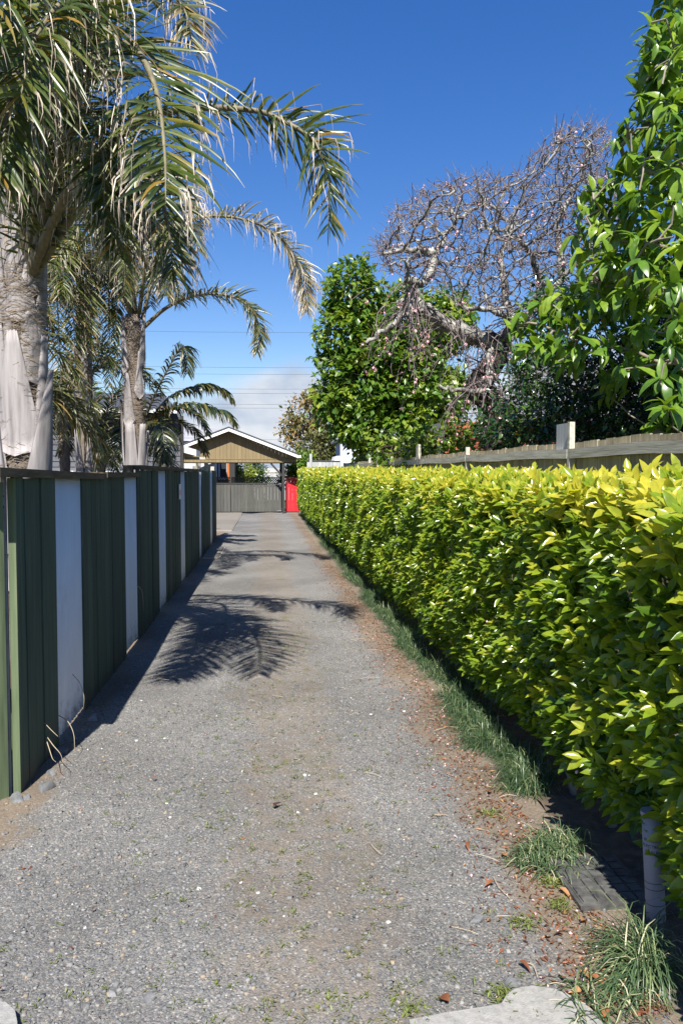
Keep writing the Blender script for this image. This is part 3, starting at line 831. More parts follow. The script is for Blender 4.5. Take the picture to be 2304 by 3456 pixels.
# pale house and pole right of the far end
ph_ = thing('pale_house', 'pale blue wall of a small building behind the leafy tree', 'house', (4.3, 38, 0))
x0, x1 = P(1158, 1500, 38)[0], P(1235, 1500, 38)[0]
MB().box(x0, x1, 38, 42, 0, 3.3).obj('wall', M['pale_wall'], ph_)
for k in range(7):
    MB().box(x0 - 0.01, x1, 37.982, 37.998, 1.6 + k * 0.24, 1.83 + k * 0.24).obj('weatherboard', M['pale_wall'], ph_)
MB().prism([(x0 - 0.25, 37.7, 3.3), (x1 + 0.3, 37.7, 3.3), (x1 + 0.3, 37.7, 3.4), ((x0 + x1) / 2, 37.7, 4.0), (x0 - 0.25, 37.7, 3.4)], (0, 4.6, 0)).obj('roof', M['grey_iron'], ph_)
sh = thing('garden_shed', 'tiny shed with pale pitched roof behind the silvery fence', 'shed', (*P(1140, 1550, 36)[:2], 0))
x0, x1 = P(1130, 1550, 36)[0], P(1147, 1550, 36)[0]
MB().box(x0 + 0.03, x1, 36, 37.5, 0, 2.3).obj('wall', M['weatherboard'], sh)
MB().prism([(x0 - 0.05, 35.9, 2.3), (x1 + 0.1, 35.9, 2.3), (x1 + 0.1, 35.9, 2.55), (x0 + 0.03, 35.9, 2.52)], (0, 1.8, 0)).obj('roof', M['white'], sh)

# ================================================================ LEFT HOUSE
HY = 22.0
lh = thing('weatherboard_house', 'blue grey weatherboard house behind the palms', 'house', (-6, HY, 0))
hx1 = P(608, 1500, HY)[0]
MB().box(-13, hx1 - 0.03, HY + 0.03, HY + 1.0, 0, 3.35).obj('wall', M['weatherboard'], lh)
z = 0.4; k = 0
while z < 3.3:
    MB().hexa([(-13, HY - 0.012, z), (hx1, HY - 0.012, z), (-13, HY + 0.02, z), (hx1, HY + 0.02, z),
               (-13, HY + 0.012, z + 0.165), (hx1, HY + 0.012, z + 0.165), (-13, HY + 0.03, z + 0.165), (hx1, HY + 0.03, z + 0.165)]).obj('weatherboard', M['weatherboard'], lh)
    z += 0.15
MB().box(hx1 + 0.002, hx1 + 0.09, HY - 0.03, HY + 0.12, 0, 3.3).obj('corner_board', M['dark_frame'], lh)
wx0, wx1 = P(372, 1500, HY)[0], P(432, 1500, HY)[0]
w_ = MB().box(wx0 - 0.07, wx1 + 0.07, HY - 0.06, HY - 0.013, 1.72, 2.95).obj('window', M['weatherboard'], lh)
MB().box(wx0, wx1, HY - 0.066, HY - 0.0605, 1.78, 2.9).obj('pane', M['curtain'], w_)
MB().box(-13, P(435, 1590, HY)[0], HY - 0.09, HY - 0.014, 1.70, 1.79).obj('white_band', M['white'], lh)
MB().box(-13.4, hx1 - 0.02, HY - 0.5, HY - 0.38, 3.33, 3.44).obj('gutter', M['white'], lh)
MB().prism([(-13.4, HY - 0.38, 3.4), (hx1 - 0.02, HY - 0.38, 3.4), (hx1 - 0.6, HY + 1.1, 3.95), (-13.4, HY + 1.1, 3.95)], (0, 0, 0.06)).obj('roof', M['iron'], lh)
# porch canopy
cx1 = P(667, 1530, HY)[0]
MB().hexa([(hx1 + 0.1, HY + 0.05, 2.29), (cx1, HY - 0.4, 2.19), (hx1 + 0.1, HY + 0.9, 2.29), (cx1, HY + 0.9, 2.19),
           (hx1 + 0.1, HY + 0.05, 2.47), (cx1, HY - 0.4, 2.36), (hx1 + 0.1, HY + 0.9, 2.47), (cx1, HY + 0.9, 2.36)]).obj('porch_canopy', M['white'], lh)
MB().box(hx1 + 0.1, cx1 + 0.2, HY + 0.3, HY + 0.36, 2.11, 2.18).obj('porch_beam', M['grey_rail'], lh)

# ================================================================ RIGHT BRICK HOUSE
BY = 20.5
bhs = thing('brick_house', 'red brick house with charcoal tiled roof behind the cherry tree', 'house', (7, BY, 0))
bx0 = P(1500, 1450, BY)[0]
MB().box(bx0, 14, BY + 0.02, BY + 7, 0, 3.1).obj('wall', M['mortar'], bhs)
me_b = None
for r_ in range(19):
    z = 1.45 + r_ * 0.086
    x = bx0 - (0.115 if r_ % 2 else 0)
    for c_ in range(14):
        x0 = x + c_ * 0.24
        if x0 < bx0 - 0.001: x0 = bx0; wv = 0.115
        else: wv = 0.23
        if me_b is None:
            me_b = raw_mesh('brick', MB().box(-0.115, 0.115, -0.01, 0.05, 0, 0.076).V, MB().box(-0.115, 0.115, -0.01, 0.05, 0, 0.076).F, M['brick'])
        o = bpy.data.objects.new('brick', me_b); C.objects.link(o); o.parent = bhs
        o.location = tuple(arr(x0 + wv / 2, BY, z) - WL[bhs.name]); o.scale = (wv / 0.23, 1, 1)
MB().box(bx0 - 0.02, 14, BY - 0.03, BY + 0.0, 0, 1.445).obj('base_wall', M['brick'], bhs)
MB().box(bx0 + 0.75, 14.4, BY - 0.45, BY - 0.35, 3.05, 3.14).obj('gutter', M['iron'], bhs)
MB().prism([(bx0 + 0.75, BY - 0.35, 3.10), (14.4, BY - 0.35, 3.10), (14.4, BY + 3.2, 5.0), (bx0 + 3.1, BY + 3.2, 5.0)], (0, 0, 0.04)).obj('roof', M['tile'], bhs)
bt = MB().hexa([(-0.15, 0, 0), (0.15, 0, 0.0), (-0.15, 0.36, -0.02), (0.15, 0.36, -0.02), (-0.15, 0, 0.035), (0.15, 0, 0.045), (-0.15, 0.36, 0.02), (0.15, 0.36, 0.02)])
me_t = raw_mesh('roof_tile', bt.V, bt.F, M['tile'])
sa = math.atan2(1.9, 3.55)
for r_ in range(12):
    for c_ in range(20):
        d = 0.02 + r_ * 0.33
        x = bx0 + 1.25 + c_ * 0.305 + (0.15 if r_ % 2 else 0) - 0.3 + 0.80 * r_ * 0.30
        o = bpy.data.objects.new('roof_tile', me_t); C.objects.link(o); o.parent = bhs
        o.location = tuple(arr(x, BY - 0.35 + d * math.cos(sa), 3.15 + d * math.sin(sa)) - WL[bhs.name])
        o.rotation_euler = (sa, 0, 0)

# power lines
for i, (ya, yb) in enumerate(((1089, 1086), (1208, 1205), (1232, 1226), (1283, 1274), (1297, 1290), (1334, 1327), (1347, 1339), (1452, 1448))):
    Y = 70
    a, b = P(-300, ya + 6, Y), P(2600, yb - 6, Y)
    pts = [a + (b - a) * u + arr(0, 0, -0.9 * 4 * u * (1 - u)) for u in np.linspace(0, 1, 24)]
    pos = ('highest power line strung across the sky', 'second highest power line across the sky', 'third power line from the top, just below the second',
           'fourth power line from the top over the white cloud', 'fifth power line from the top, close under the fourth', 'sixth power line from the top over the white cloud',
           'seventh power line from the top, close under the sixth', 'lowest power line just above the carport ridge')[i]
    o = mesh_obj('power_line', *tube(pts, 0.011, 5), M['wire'])
    tag(o, pos, 'power line', 'power lines across the sky')

# ================================================================ HEDGE
def hface(y): return 1.51 - 0.003 * (y - 2) + 0.016 * np.sin(1.7 * y) + 0.012 * np.sin(4.3 * y + 1) - 0.13 * np.exp(-((y - 1.7) / 0.85) ** 2)
def htop(y): return 1.565 + 0.0085 * (y - 2) + 0.015 * np.sin(2.6 * y) + 0.012 * np.sin(6.1 * y)
hedge = thing('clipped_hedge', 'long clipped hedge with yellow green new growth along the right of the drive', 'hedge', (2.0, 2.0, 0))
def hedge_sprigs(y0, y1, dens, nl, sc, single, seg, deep=0.3):
    H = 1.42; Wd = 0.85
    n = int((y1 - y0) * (H + Wd) * dens)
    u = rng.random(n) * (H + Wd); y = rng.uniform(y0, y1, n)
    top = u > H
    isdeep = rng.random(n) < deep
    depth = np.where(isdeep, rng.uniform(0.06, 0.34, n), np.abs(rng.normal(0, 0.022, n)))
    z = np.where(top, htop(y), 0.17 + u * (htop(y) - 0.17) / H)
    lower = np.clip((0.55 - z) / 0.45, 0, 1)
    x = np.where(top, hface(y) + 0.02 + (u - H), hface(y) - 0.02 + 0.15 * lower ** 2)
    bulge = 0.02 * np.sin(5 * y + 3 * z) + 0.018 * np.sin(9 * z + 4 * y)
    x = x + np.where(top, 0, depth + bulge); z = z - np.where(top, depth * 0.8, 0)
    # rounded shoulder
    out = np.where(top[:, None], arr(-0.15, 0, 1.0), arr(-0.85, 0, 0.55))
    near_edge = (~top) & (z > htop(y) - 0.16)
    out = np.where(near_edge[:, None], arr(-0.5, 0, 0.9), out)
    d = nrm(out + rng.normal(0, 0.42, (n, 3)))
    pos = np.stack([x, y, z], 1)
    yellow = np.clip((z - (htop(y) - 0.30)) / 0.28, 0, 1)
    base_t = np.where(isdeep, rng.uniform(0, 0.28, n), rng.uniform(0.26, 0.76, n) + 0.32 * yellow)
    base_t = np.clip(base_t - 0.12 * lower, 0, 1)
    # long shoots standing up from the top
    L = rng.uniform(0.05, 0.09, n) * np.where(top & ~isdeep & (rng.random(n) < 0.3), 1.7, 1.0)
    Ps = []; Ds = []; Ts = []; Ss = []; Ws = []
    e1 = nrm(np.cross(d, unit(n))); e2 = np.cross(d, e1)
    for k in range(nl):
        f = (k + 0.5) / nl
        a = k * 2.4 + rng.uniform(-0.4, 0.4, n)
        side = e1 * np.cos(a)[:, None] + e2 * np.sin(a)[:, None]
        spread = 1.15 - 0.75 * f
        Ps.append(pos + d * (L * f)[:, None])
        Ds.append(nrm(d * (1 - 0.35 * spread) + side * spread + rng.normal(0, 0.12, (n, 3))))
        Ts.append(np.clip(base_t + rng.normal(0, 0.05, n) + 0.12 * (f - 0.5), 0, 1))
        Ss.append(sc * rng.uniform(0.55, 1.25, n) * (1.1 - 0.3 * f))
        Ws.append(np.where(isdeep, 0.0, np.where(depth < 0.03, 1.0, 0.3)))
    Pp, D, T, Sc, W = np.vstack(Ps), np.vstack(Ds), np.concatenate(Ts), np.concatenate(Ss), np.concatenate(Ws)
    up = nrm(arr(-0.35, -0.6, 1.0) + rng.normal(0, 0.3, (len(Pp), 3)))
    m = frames(Pp, D, up, Sc)
    protos = [leaf_proto(0.078, w, fo, cu, seg, 0.85, i) for i, (w, fo, cu) in enumerate(((0.030, 0.3, 0.35), (0.034, 0.45, 0.15), (0.027, 0.2, 0.6), (0.032, 0.55, 0.3)))]
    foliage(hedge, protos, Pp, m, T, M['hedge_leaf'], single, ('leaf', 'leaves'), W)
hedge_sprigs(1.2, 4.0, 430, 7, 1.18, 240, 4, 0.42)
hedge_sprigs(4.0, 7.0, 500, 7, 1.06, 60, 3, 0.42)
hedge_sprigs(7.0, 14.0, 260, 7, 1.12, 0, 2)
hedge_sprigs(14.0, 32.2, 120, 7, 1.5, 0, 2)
# stems
for i in range(46):
    y = 2.2 + i * 0.42 + random.uniform(-0.12, 0.12)
    x = hface(y) + random.uniform(0.12, 0.4)
    b = arr(x, y, -0.03)
    m1 = b + arr(random.uniform(-0.04, 0.04), random.uniform(-0.05, 0.05), random.uniform(0.25, 0.4))
    st = MB()
    st.tube(spline([b, (b + m1) / 2 + arr(random.uniform(-0.02, 0.02), 0.01, 0), m1], 6), np.linspace(0.021, 0.015, 6), 6)
    for k in range(4):
        a = random.uniform(0, 6.28); e = m1 + arr(math.cos(a) * 0.22, math.sin(a) * 0.22, random.uniform(0.45, 0.9))
        st.tube(spline([m1, (m1 + e) / 2 + arr(math.cos(a) * 0.05, math.sin(a) * 0.05, 0), e], 5), np.linspace(0.012, 0.004, 5), 5)
    st.obj('stem', M['pale_bark'], hedge, smooth=True)
# buds
bv, bf = tube([(0, 0, 0), (0, 0, 0.006), (0, 0, 0.013), (0, 0, 0.018)], [0.002, 0.0075, 0.006, 0.001], 6)
me_bud = raw_mesh('flower_bud', bv, bf, M['petal'], None, True)
for i in range(70):
    y = 1.9 + 5.5 * random.random() ** 1.3; z = random.uniform(0.25, 1.5)
    o = bpy.data.objects.new('flower_bud', me_bud); C.objects.link(o); o.parent = hedge
    o.location = tuple(arr(hface(y) - random.uniform(0.0, 0.05), y, z) - WL[hedge.name])
    o.rotation_euler = (random.uniform(-1, 1), random.uniform(-1, 1), 0)

# ================================================================ PALMS
def leaflets(Ppts, Tn, leaf_len, n_side, dry, plume, seed, wmax=0.027, t0=0.16, kink_p=0.5, rows=7, ang0=0.62, dm=0.6):
    """all leaflets of one frond as arrays (K, rows*3, 3)"""
    r = np.random.default_rng(seed)
    m = len(Ppts)
    K = n_side * 2
    t = np.linspace(t0, 0.995, n_side).repeat(2) + r.normal(0, 0.004, K)
    t = np.clip(t, t0, 0.999)
    side = np.tile([1.0, -1.0], n_side)
    fi = t * (m - 1); i0 = np.minimum(fi.astype(int), m - 2); fr = (fi - i0)[:, None]
    B = Ppts[i0] * (1 - fr) + Ppts[i0 + 1] * fr
    T = nrm(Tn[i0] * (1 - fr) + Tn[i0 + 1] * fr)
    up = np.array((0, 0, 1.0))
    sd = np.cross(T, up); bad = np.linalg.norm(sd, axis=1) < 0.35
    sd[bad] = np.cross(T[bad], np.array((0.6, -0.8, 0.1)))
    sd = nrm(sd); nn = np.cross(sd, T)
    a = r.normal(0.10, plume, K)
    fwd = ang0 + 0.5 * t ** 2 + r.normal(0, 0.12, K)
    D = nrm(T * fwd[:, None] + (sd * (side * np.cos(a))[:, None] + nn * np.sin(a)[:, None]))
    prof = np.clip(0.45 + 1.5 * (t - t0), 0, 1) * np.clip(1.35 - 0.95 * t ** 2.2, 0.3, 1)
    L = leaf_len * prof * r.uniform(0.8, 1.12, K)
    droop = r.uniform(0.5, 1.5, K) * dm
    kink = np.where(r.random(K) < kink_p, r.uniform(0.36, 0.66, K), 9.0)
    W = wmax * r.uniform(0.75, 1.1, K) * (0.75 + 0.25 * prof)
    wd = nrm(T - D * np.sum(T * D, 1)[:, None] + nn * r.normal(0, 0.5, (K, 1)))
    pos = B.copy(); V = np.zeros((K, rows, 3, 3)); dr = np.zeros((K, rows))
    for q in range(rows):
        u = q / (rows - 1)
        w = W * (0.35 + 0.65 * min(1, u * 4)) * max(0.05, 1 - u ** 2.5)
        past = np.clip((u - kink) / 0.12, 0, 1)
        w = w * (1 - 0.62 * past)
        nv = nrm(np.cross(D, wd))
        V[:, q, 0] = pos - wd * w[:, None] / 2 + nv * (w * 0.18)[:, None]
        V[:, q, 1] = pos
        V[:, q, 2] = pos + wd * w[:, None] / 2 + nv * (w * 0.18)[:, None]
        dr[:, q] = np.clip(past * 0.95 + dry * (0.25 + u) + np.clip((u - 0.82) * 3, 0, 1) * 0.6, 0, 1)
        ds = L / (rows - 1)
        pos = pos + D * ds[:, None]
        D = D + np.array((0, 0, -1.0)) * (droop * (0.10 + 0.26 * u))[:, None]
        hit = (u + 1 / (rows - 1) >= kink)
        D[hit] = D[hit] * 0.25 + np.array((0, 0, -1.0)) * 0.9 + r.normal(0, 0.12, (hit.sum(), 3))
        D = nrm(D)
        wd = nrm(wd - D * np.sum(wd * D, 1)[:, None])
    tint = np.clip(r.normal(0.48, 0.26, K) + dry * 0.3, 0, 1)
    return V.reshape(K, rows * 3, 3), dr.repeat(3, axis=1), tint, L
LROWS = 7
_f = []
for q in range(LROWS - 1):
    a = q * 3
    _f += [(a, a + 1, a + 4, a + 3), (a + 1, a + 2, a + 5, a + 4)]
LF = np.array(_f)
def droop_path(start, az, el, L, bend=1.6, m=9):
    d = arr(math.sin(az) * math.cos(el), math.cos(az) * math.cos(el), math.sin(el)); p = arr(*start); out = [p.copy()]
    for i in range(m - 1):
        p = p + d * L / (m - 1); out.append(p.copy())
        d = d + arr(0, 0, -1) * bend * (0.08 + 0.32 * i / (m - 1)); d /= np.linalg.norm(d)
    return out
def fronds_for(palm, specs, mat, single=300, rach='petiole', r0=0.03):
    allL = []
    for si, s in enumerate(specs):
        path = spline(s['path'], 40)
        Tn = nrm(np.gradient(path, axis=0))
        rad = s.get('r0', r0) * np.linspace(1, 0.08, 40) ** 1.2
        fr = mesh_obj('frond', *tube(path, rad, 6), M[rach], palm, smooth=True)
        V, dr, ti, L = leaflets(path, Tn, s['len'], s['n'], s.get('dry', 0.0), s.get('plume', 0.6), 100 + si * 7 + int(abs(path[0][1]) * 10), s.get('w', 0.027), s.get('t0', 0.2), min(0.8, s.get('kink', 0.5) * 1.1), LROWS, s.get('ang', 0.62), s.get('dm', 0.6))
        allL.append((fr, V, dr, ti, L))
    score = []
    for a, (fr, V, dr, ti, L) in enumerate(allL):
        c = V.mean(1); px, py, w = proj(c)
        sz = np.where((px > 0) & (px < 2304) & (py > 0) & (py < 3456), L / np.maximum(w, 0.5), 0)
        score += [(x, a, i) for i, x in enumerate(sz) if x > 0]
    score.sort(reverse=True)
    pick = {}
    for x, a, i in score[:single]: pick.setdefault(a, set()).add(i)
    for a, (fr, V, dr, ti, L) in enumerate(allL):
        pk = pick.get(a, set())
        for i in pk:
            mesh_obj('leaflet', V[i], LF, mat, fr, {'tint': np.full(V.shape[1], ti[i]), 'dry': dr[i]}, True)
        rest = [i for i in range(len(V)) if i not in pk]
        if rest:
            W = V[rest]; k, v = len(rest), V.shape[1]
            F = (LF[None] + (np.arange(k) * v)[:, None, None]).reshape(-1, 4)
            mesh_obj('leaflets', W.reshape(-1, 3), F, mat, fr, {'tint': np.repeat(ti[rest], v), 'dry': dr[rest].ravel()}, True, kind='stuff')

def boot(palm, cx, cy, rt, az, z0, L, wb, wt, flare, mat='boot', round_b=0.12):
    """one clasping leaf base, wide below and narrowing to its stalk; az 0 faces the camera"""
    tocam = math.atan2(0 - cx, 0 - cy)
    nu, nv = 9, 10
    V = []
    for layer in (0, 1):
        for j in range(nv):
            v = j / (nv - 1)
            w = wb + (wt - wb) * v ** 0.85
            rr = rt + 0.05 + flare * v ** 2.2 - layer * 0.018
            for i in range(nu):
                u = i / (nu - 1) * 2 - 1
                a = tocam - (R(az) + u * w / 2 / rr)
                z = z0 + L * v + round_b * (u * u) * (1 - v) + 0.008 * math.sin(9 * u + 5 * v + az)
                r2 = rr - 0.035 * (u * u) * v * 0.5 + 0.006 * math.sin(7 * v + 3 * u + az)
                V.append((cx + r2 * math.sin(a), cy + r2 * math.cos(a), z))
    F = []
    o = nu * nv
    for j in range(nv - 1):
        for i in range(nu - 1):
            a = j * nu + i
            F.append((a, a + 1, a + nu + 1, a + nu)); F.append((o + a, o + a + nu, o + a + nu + 1, o + a + 1))
    for j in range(nv - 1):
        for i in (0, nu - 1):
            a = j * nu + i
            F.append((a, a + nu, o + a + nu, o + a))
    for i in range(nu - 1):
        F.append((i, i + 1, o + i + 1, o + i)); a = (nv - 1) * nu + i; F.append((a, a + 1, o + a + 1, o + a))
    return mesh_obj('leaf_base', V, F, M[mat], palm, smooth=True)
def fibre(palm, cx, cy, r, z0, z1, n, proud=0.015):
    Vs = []; Fs = []; b = 0
    for i in range(n):
        a = random.uniform(0, 6.283); z = random.uniform(z0, z1); rr = r + 0.008 + random.uniform(0, proud)
        L = random.uniform(0.08, 0.26); da = random.choice((-1, 1)) * L / rr * random.uniform(0.4, 1); dz = random.uniform(-0.09, 0.05)
        w = random.uniform(0.0015, 0.0045); m = 5
        out = random.uniform(0, proud * 1.5)
        for q in range(m):
            u = q / (m - 1); aa = a + da * u; r2 = rr + out * u * u + 0.012 * math.sin(3.1 * u)
            zz = z + dz * u + 0.035 * math.sin(u * 3.1) * random.uniform(-1, 1) * 0.4
            x, y = cx + r2 * math.sin(aa), cy + r2 * math.cos(aa)
            ww = w * (1 - 0.7 * u)
            Vs += [(x, y, zz - ww), (x, y, zz + ww)]
        for q in range(m - 1):
            k = b + q * 2; Fs.append((k, k + 2, k + 3, k + 1))
        b += 2 * m
    mesh_obj('fibre', Vs, np.array(Fs), M['fibre'], palm, kind='stuff')
def palm_trunk(palm, cx, cy, r, h, flare=1.25):
    zs = np.linspace(-0.05, h, 26)
    rad = [r * (1 + (flare - 1) * math.exp(-z / 0.35)) * (1 - 0.18 * max(0, (z - h + 0.9)) / 0.9) + 0.008 * math.sin(z * 17) for z in zs]
    mesh_obj('trunk', *tube([(cx, cy, z) for z in zs], rad, 16), M['palm_core'], palm, smooth=True)

# nearest palm
c1 = (-2.12, 7.2)
p1 = thing('feather_palm', 'tall feather palm with broad grey leaf bases nearest the camera behind the fence', 'palm', (*c1, 0), 'feather palms behind the fence')
palm_trunk(p1, *c1, 0.165, 3.75)
for a in ((-20, 1.86, 1.06, 0.52, 0.09, 0.02), (28, 2.48, 0.62, 0.25, 0.19, 0.01), (52, 1.05, 1.55, 0.62, 0.04, 0.10), (-82, 0.95, 1.62, 0.46, 0.10, 0.03),
          (8, 0.6, 1.12, 0.46, 0.20, 0.01), (120, 1.2, 1.3, 0.42, 0.08, 0.05), (170, 1.6, 1.3, 0.42, 0.08, 0.04), (-130, 1.9, 1.1, 0.4, 0.08, 0.04),
          (-62, 2.7, 1.1, 0.34, 0.07, 0.03), (72, 2.75, 1.0, 0.32, 0.07, 0.04), (-5, 3.0, 1.0, 0.30, 0.07, 0.01), (35, 3.25, 0.9, 0.22, 0.07, 0.03), (-40, 3.3, 0.9, 0.22, 0.07, 0.03), (62, 1.9, 1.0, 0.3, 0.1, 0.01), (-60, 2.0, 1.0, 0.34, 0.1, 0.01)):
    boot(p1, *c1, 0.155 if a[1] > 2.4 else 0.17, *a)
fibre(p1, *c1, 0.175, 1.55, 2.95, 1500, 0.02)
fibre(p1, *c1, 0.17, 2.95, 3.5, 900, 0.04)
def px_path(pts): return [P(*q) for q in pts]
specs = [
    dict(path=px_path([(140, 900, 7.15), (270, 600, 7.0), (450, 420, 6.8), (645, 366, 6.6), (850, 372, 6.4), (944, 403, 6.3), (1046, 461, 6.2), (1084, 528, 6.1), (1106, 613, 6.05), (1108, 770, 6.0)]), len=0.56, n=130, plume=0.75, kink=0.5, r0=0.05),
    dict(path=px_path([(130, 880, 7.1), (220, 450, 6.4), (340, 190, 5.5), (450, 160, 4.9), (525, 300, 4.5), (555, 500, 4.2), (560, 690, 4.0)]), len=0.72, n=120, plume=0.4, kink=0.6),
    dict(path=px_path([(125, 870, 7.2), (190, 450, 7.0), (300, 150, 6.6), (430, -40, 6.2), (560, -30, 5.9), (625, 40, 5.7), (650, 160, 5.6)]), len=0.52, n=140, plume=0.5, kink=0.55, dry=0.25),
    dict(path=px_path([(120, 860, 7.1), (220, 420, 6.6), (300, 80, 6.0), (270, -120, 5.2), (150, -140, 4.5), (20, -60, 3.9), (-60, 120, 3.7)]), len=0.72, n=120, kink=0.3),
    dict(path=px_path([(90, 880, 7.2), (40, 520, 7.0), (-60, 260, 6.7), (-220, 150, 6.4), (-420, 250, 6.2)]), len=0.6, n=120),
    dict(path=px_path([(110, 880, 7.1), (150, 480, 6.3), (170, 200, 5.4), (120, 120, 4.7), (60, 220, 4.2), (20, 420, 3.95), (0, 600, 3.9)]), len=0.58, n=140, kink=0.4),
    dict(path=px_path([(100, 900, 7.3), (40, 640, 7.6), (-60, 520, 7.8), (-200, 560, 7.9), (-300, 760, 8.0)]), len=0.55, n=120),
    dict(path=px_path([(120, 860, 7.1), (250, 320, 5.9), (300, 60, 5.1), (220, 10, 4.4), (120, 130, 4.0), (70, 330, 3.8)]), len=0.75, n=120, kink=0.45),
    dict(path=px_path([(100, 870, 7.1), (60, 330, 6.3), (-30, 60, 5.7), (-140, 40, 5.1), (-220, 200, 4.8)]), len=0.7, n=130, kink=0.35),
    dict(path=px_path([(110, 880, 7.3), (120, 420, 7.8), (150, 150, 8.2), (230, 60, 8.4), (320, 130, 8.5), (370, 300, 8.5)]), len=0.66, n=130, kink=0.5),
    dict(path=px_path([(105, 880, 7.2), (90, 560, 6.8), (60, 380, 6.3), (20, 360, 5.9), (-20, 460, 5.6), (-40, 640, 5.5)]), len=0.62, n=120, kink=0.4),
    dict(path=px_path([(140, 890, 7.1), (310, 640, 6.5), (440, 560, 6.0), (530, 630, 5.7), (570, 780, 5.55), (585, 920, 5.5)]), len=0.66, n=110, kink=0.7, dry=0.05),
    dict(path=px_path([(130, 880, 7.0), (230, 640, 6.3), (310, 540, 5.8), (370, 600, 5.5), (395, 740, 5.4), (400, 860, 5.38)]), len=0.6, n=100, kink=0.7),
    dict(path=px_path([(130, 880, 7.0), (200, 560, 6.4), (280, 380, 5.9), (330, 420, 5.5), (350, 560, 5.3), (350, 760, 5.25)]), len=0.55, n=135, kink=0.5),
]
for k in range(6):
    specs.append(dict(path=droop_path((c1[0] + random.uniform(-.05, .05), c1[1] + 0.05, 3.7), R(-150 + k * 32), R(random.uniform(48, 78)), random.uniform(2.6, 3.2)), len=0.55, n=120, plume=0.5, kink=0.4))
for q_ in specs[:-6]:
    p0 = np.array(q_['path'][0]); hc = arr(c1[0], c1[1], 3.1)
    q_['path'] = [hc, hc * 0.45 + p0 * 0.55 + arr(0, 0, 0.08)] + list(q_['path'][1:])
fronds_for(p1, specs, M['palm_leaf'], r0=0.06)

# third palm, beyond the second
c3 = (-2.1, 13.0)
p3 = thing('feather_palm', 'feather palm with slim peeling trunk furthest along the fence', 'palm', (*c3, 0), 'feather palms behind the fence')
palm_trunk(p3, *c3, 0.145, 4.25)
for a in ((-20, 1.2, 1.3, 0.34, 0.16, 0.03), (45, 1.55, 0.95, 0.22, 0.13, 0.04), (-30, 2.45, 0.85, 0.24, 0.05, 0.03), (30, 2.9, 0.75, 0.18, 0.05, 0.03), (100, 1.4, 1.0, 0.3, 0.06, 0.05),
          (180, 1.6, 1.0, 0.3, 0.06, 0.05), (-110, 1.7, 1.2, 0.3, 0.06, 0.05), (-50, 3.3, 0.9, 0.2, 0.05, 0.04), (60, 3.4, 0.9, 0.2, 0.05, 0.05)):
    boot(p3, *c3, 0.14, *a)
fibre(p3, *c3, 0.145, 2.4, 4.2, 1600, 0.03)
specs = [
    dict(path=px_path([(480, 1080, 13), (540, 860, 12.8), (640, 745, 12.5), (800, 735, 12.2), (930, 790, 12), (1000, 875, 11.9), (1030, 960, 11.85), (1034, 1050, 11.8)]), len=0.6, n=190, dry=0.5, plume=0.6, kink=0.75),
    dict(path=px_path([(480, 1110, 13), (560, 1040, 12.9), (650, 1000, 12.7), (760, 995, 12.5), (840, 1035, 12.4), (876, 1110, 12.35), (868, 1190, 12.3)]), len=0.42, n=140, dry=0.1, plume=0.7, kink=0.35),
    dict(path=px_path([(460, 1060, 13), (430, 800, 12.6), (470, 600, 12.1), (560, 570, 11.6), (640, 680, 11.3), (670, 850, 11.2)]), len=0.6, n=140, dry=0.2, kink=0.6),
    dict(path=px_path([(450, 1060, 13), (380, 820, 12.5), (370, 680, 11.9), (400, 680, 11.2), (420, 820, 10.8), (420, 1000, 10.7)]), len=0.62, n=140, dry=0.1, kink=0.55),
    dict(path=px_path([(470, 1060, 12.9), (500, 850, 12.3), (540, 760, 11.6), (560, 850, 11.0), (560, 1000, 10.8)]), len=0.6, n=140, dry=0.15, kink=0.6),
]
for k in range(6):
    specs.append(dict(path=droop_path((c3[0], c3[1], 4.2), R(-160 + k * 32), R(random.uniform(50, 75)), random.uniform(2.4, 3.0)), len=0.55, n=120, kink=0.45))
fronds_for(p3, specs, M['palm_leaf'], r0=0.036)

# second palm, set back
c2 = (-3.2, 14.5)
p2 = thing('feather_palm', 'feather palm with dark shaded trunk standing between the two paler palms', 'palm', (*c2, 0), 'feather palms behind the fence')
palm_trunk(p2, *c2, 0.14, 5.0)
for a in ((30, 1.3, 1.4, 0.32, 0.05, 0.04), (-40, 1.0, 1.5, 0.32, 0.06, 0.08), (0, 2.5, 1.2, 0.26, 0.06, 0.03), (120, 1.6, 1.2, 0.3, 0.06, 0.05), (-140, 1.4, 1.3, 0.3, 0.06, 0.05), (10, 3.6, 1.1, 0.22, 0.05, 0.04)):
    boot(p2, *c2, 0.14, *a)
fibre(p2, *c2, 0.14, 2.6, 4.8, 900, 0.03)
specs = [
    dict(path=px_path([(300, 1000, 14.4), (240, 850, 13.9), (230, 830, 13.3), (240, 920, 12.9), (250, 1100, 12.8), (255, 1300, 12.8)]), len=0.55, n=140, kink=0.4),
    dict(path=px_path([(290, 1000, 14.3), (220, 860, 13.6), (190, 880, 13.0), (195, 1020, 12.7), (205, 1250, 12.6), (215, 1480, 12.6)]), len=0.5, n=120, kink=0.3, dry=0.3),
    dict(path=px_path([(310, 1000, 14.2), (300, 870, 13.6), (295, 880, 13.2), (300, 1020, 13.0), (305, 1200, 13.0)]), len=0.5, n=120, kink=0.3, dry=0.15),
    dict(path=px_path([(330, 1000, 14.3), (350, 900, 13.9), (365, 950, 13.6), (370, 1100, 13.5), (370, 1300, 13.5)]), len=0.48, n=120, kink=0.3, dry=0.1),
    dict(path=px_path([(320, 1000, 14.4), (370, 850, 14.0), (400, 860, 13.6), (400, 980, 13.4), (390, 1150, 13.4)]), len=0.5, n=120, kink=0.4),
]
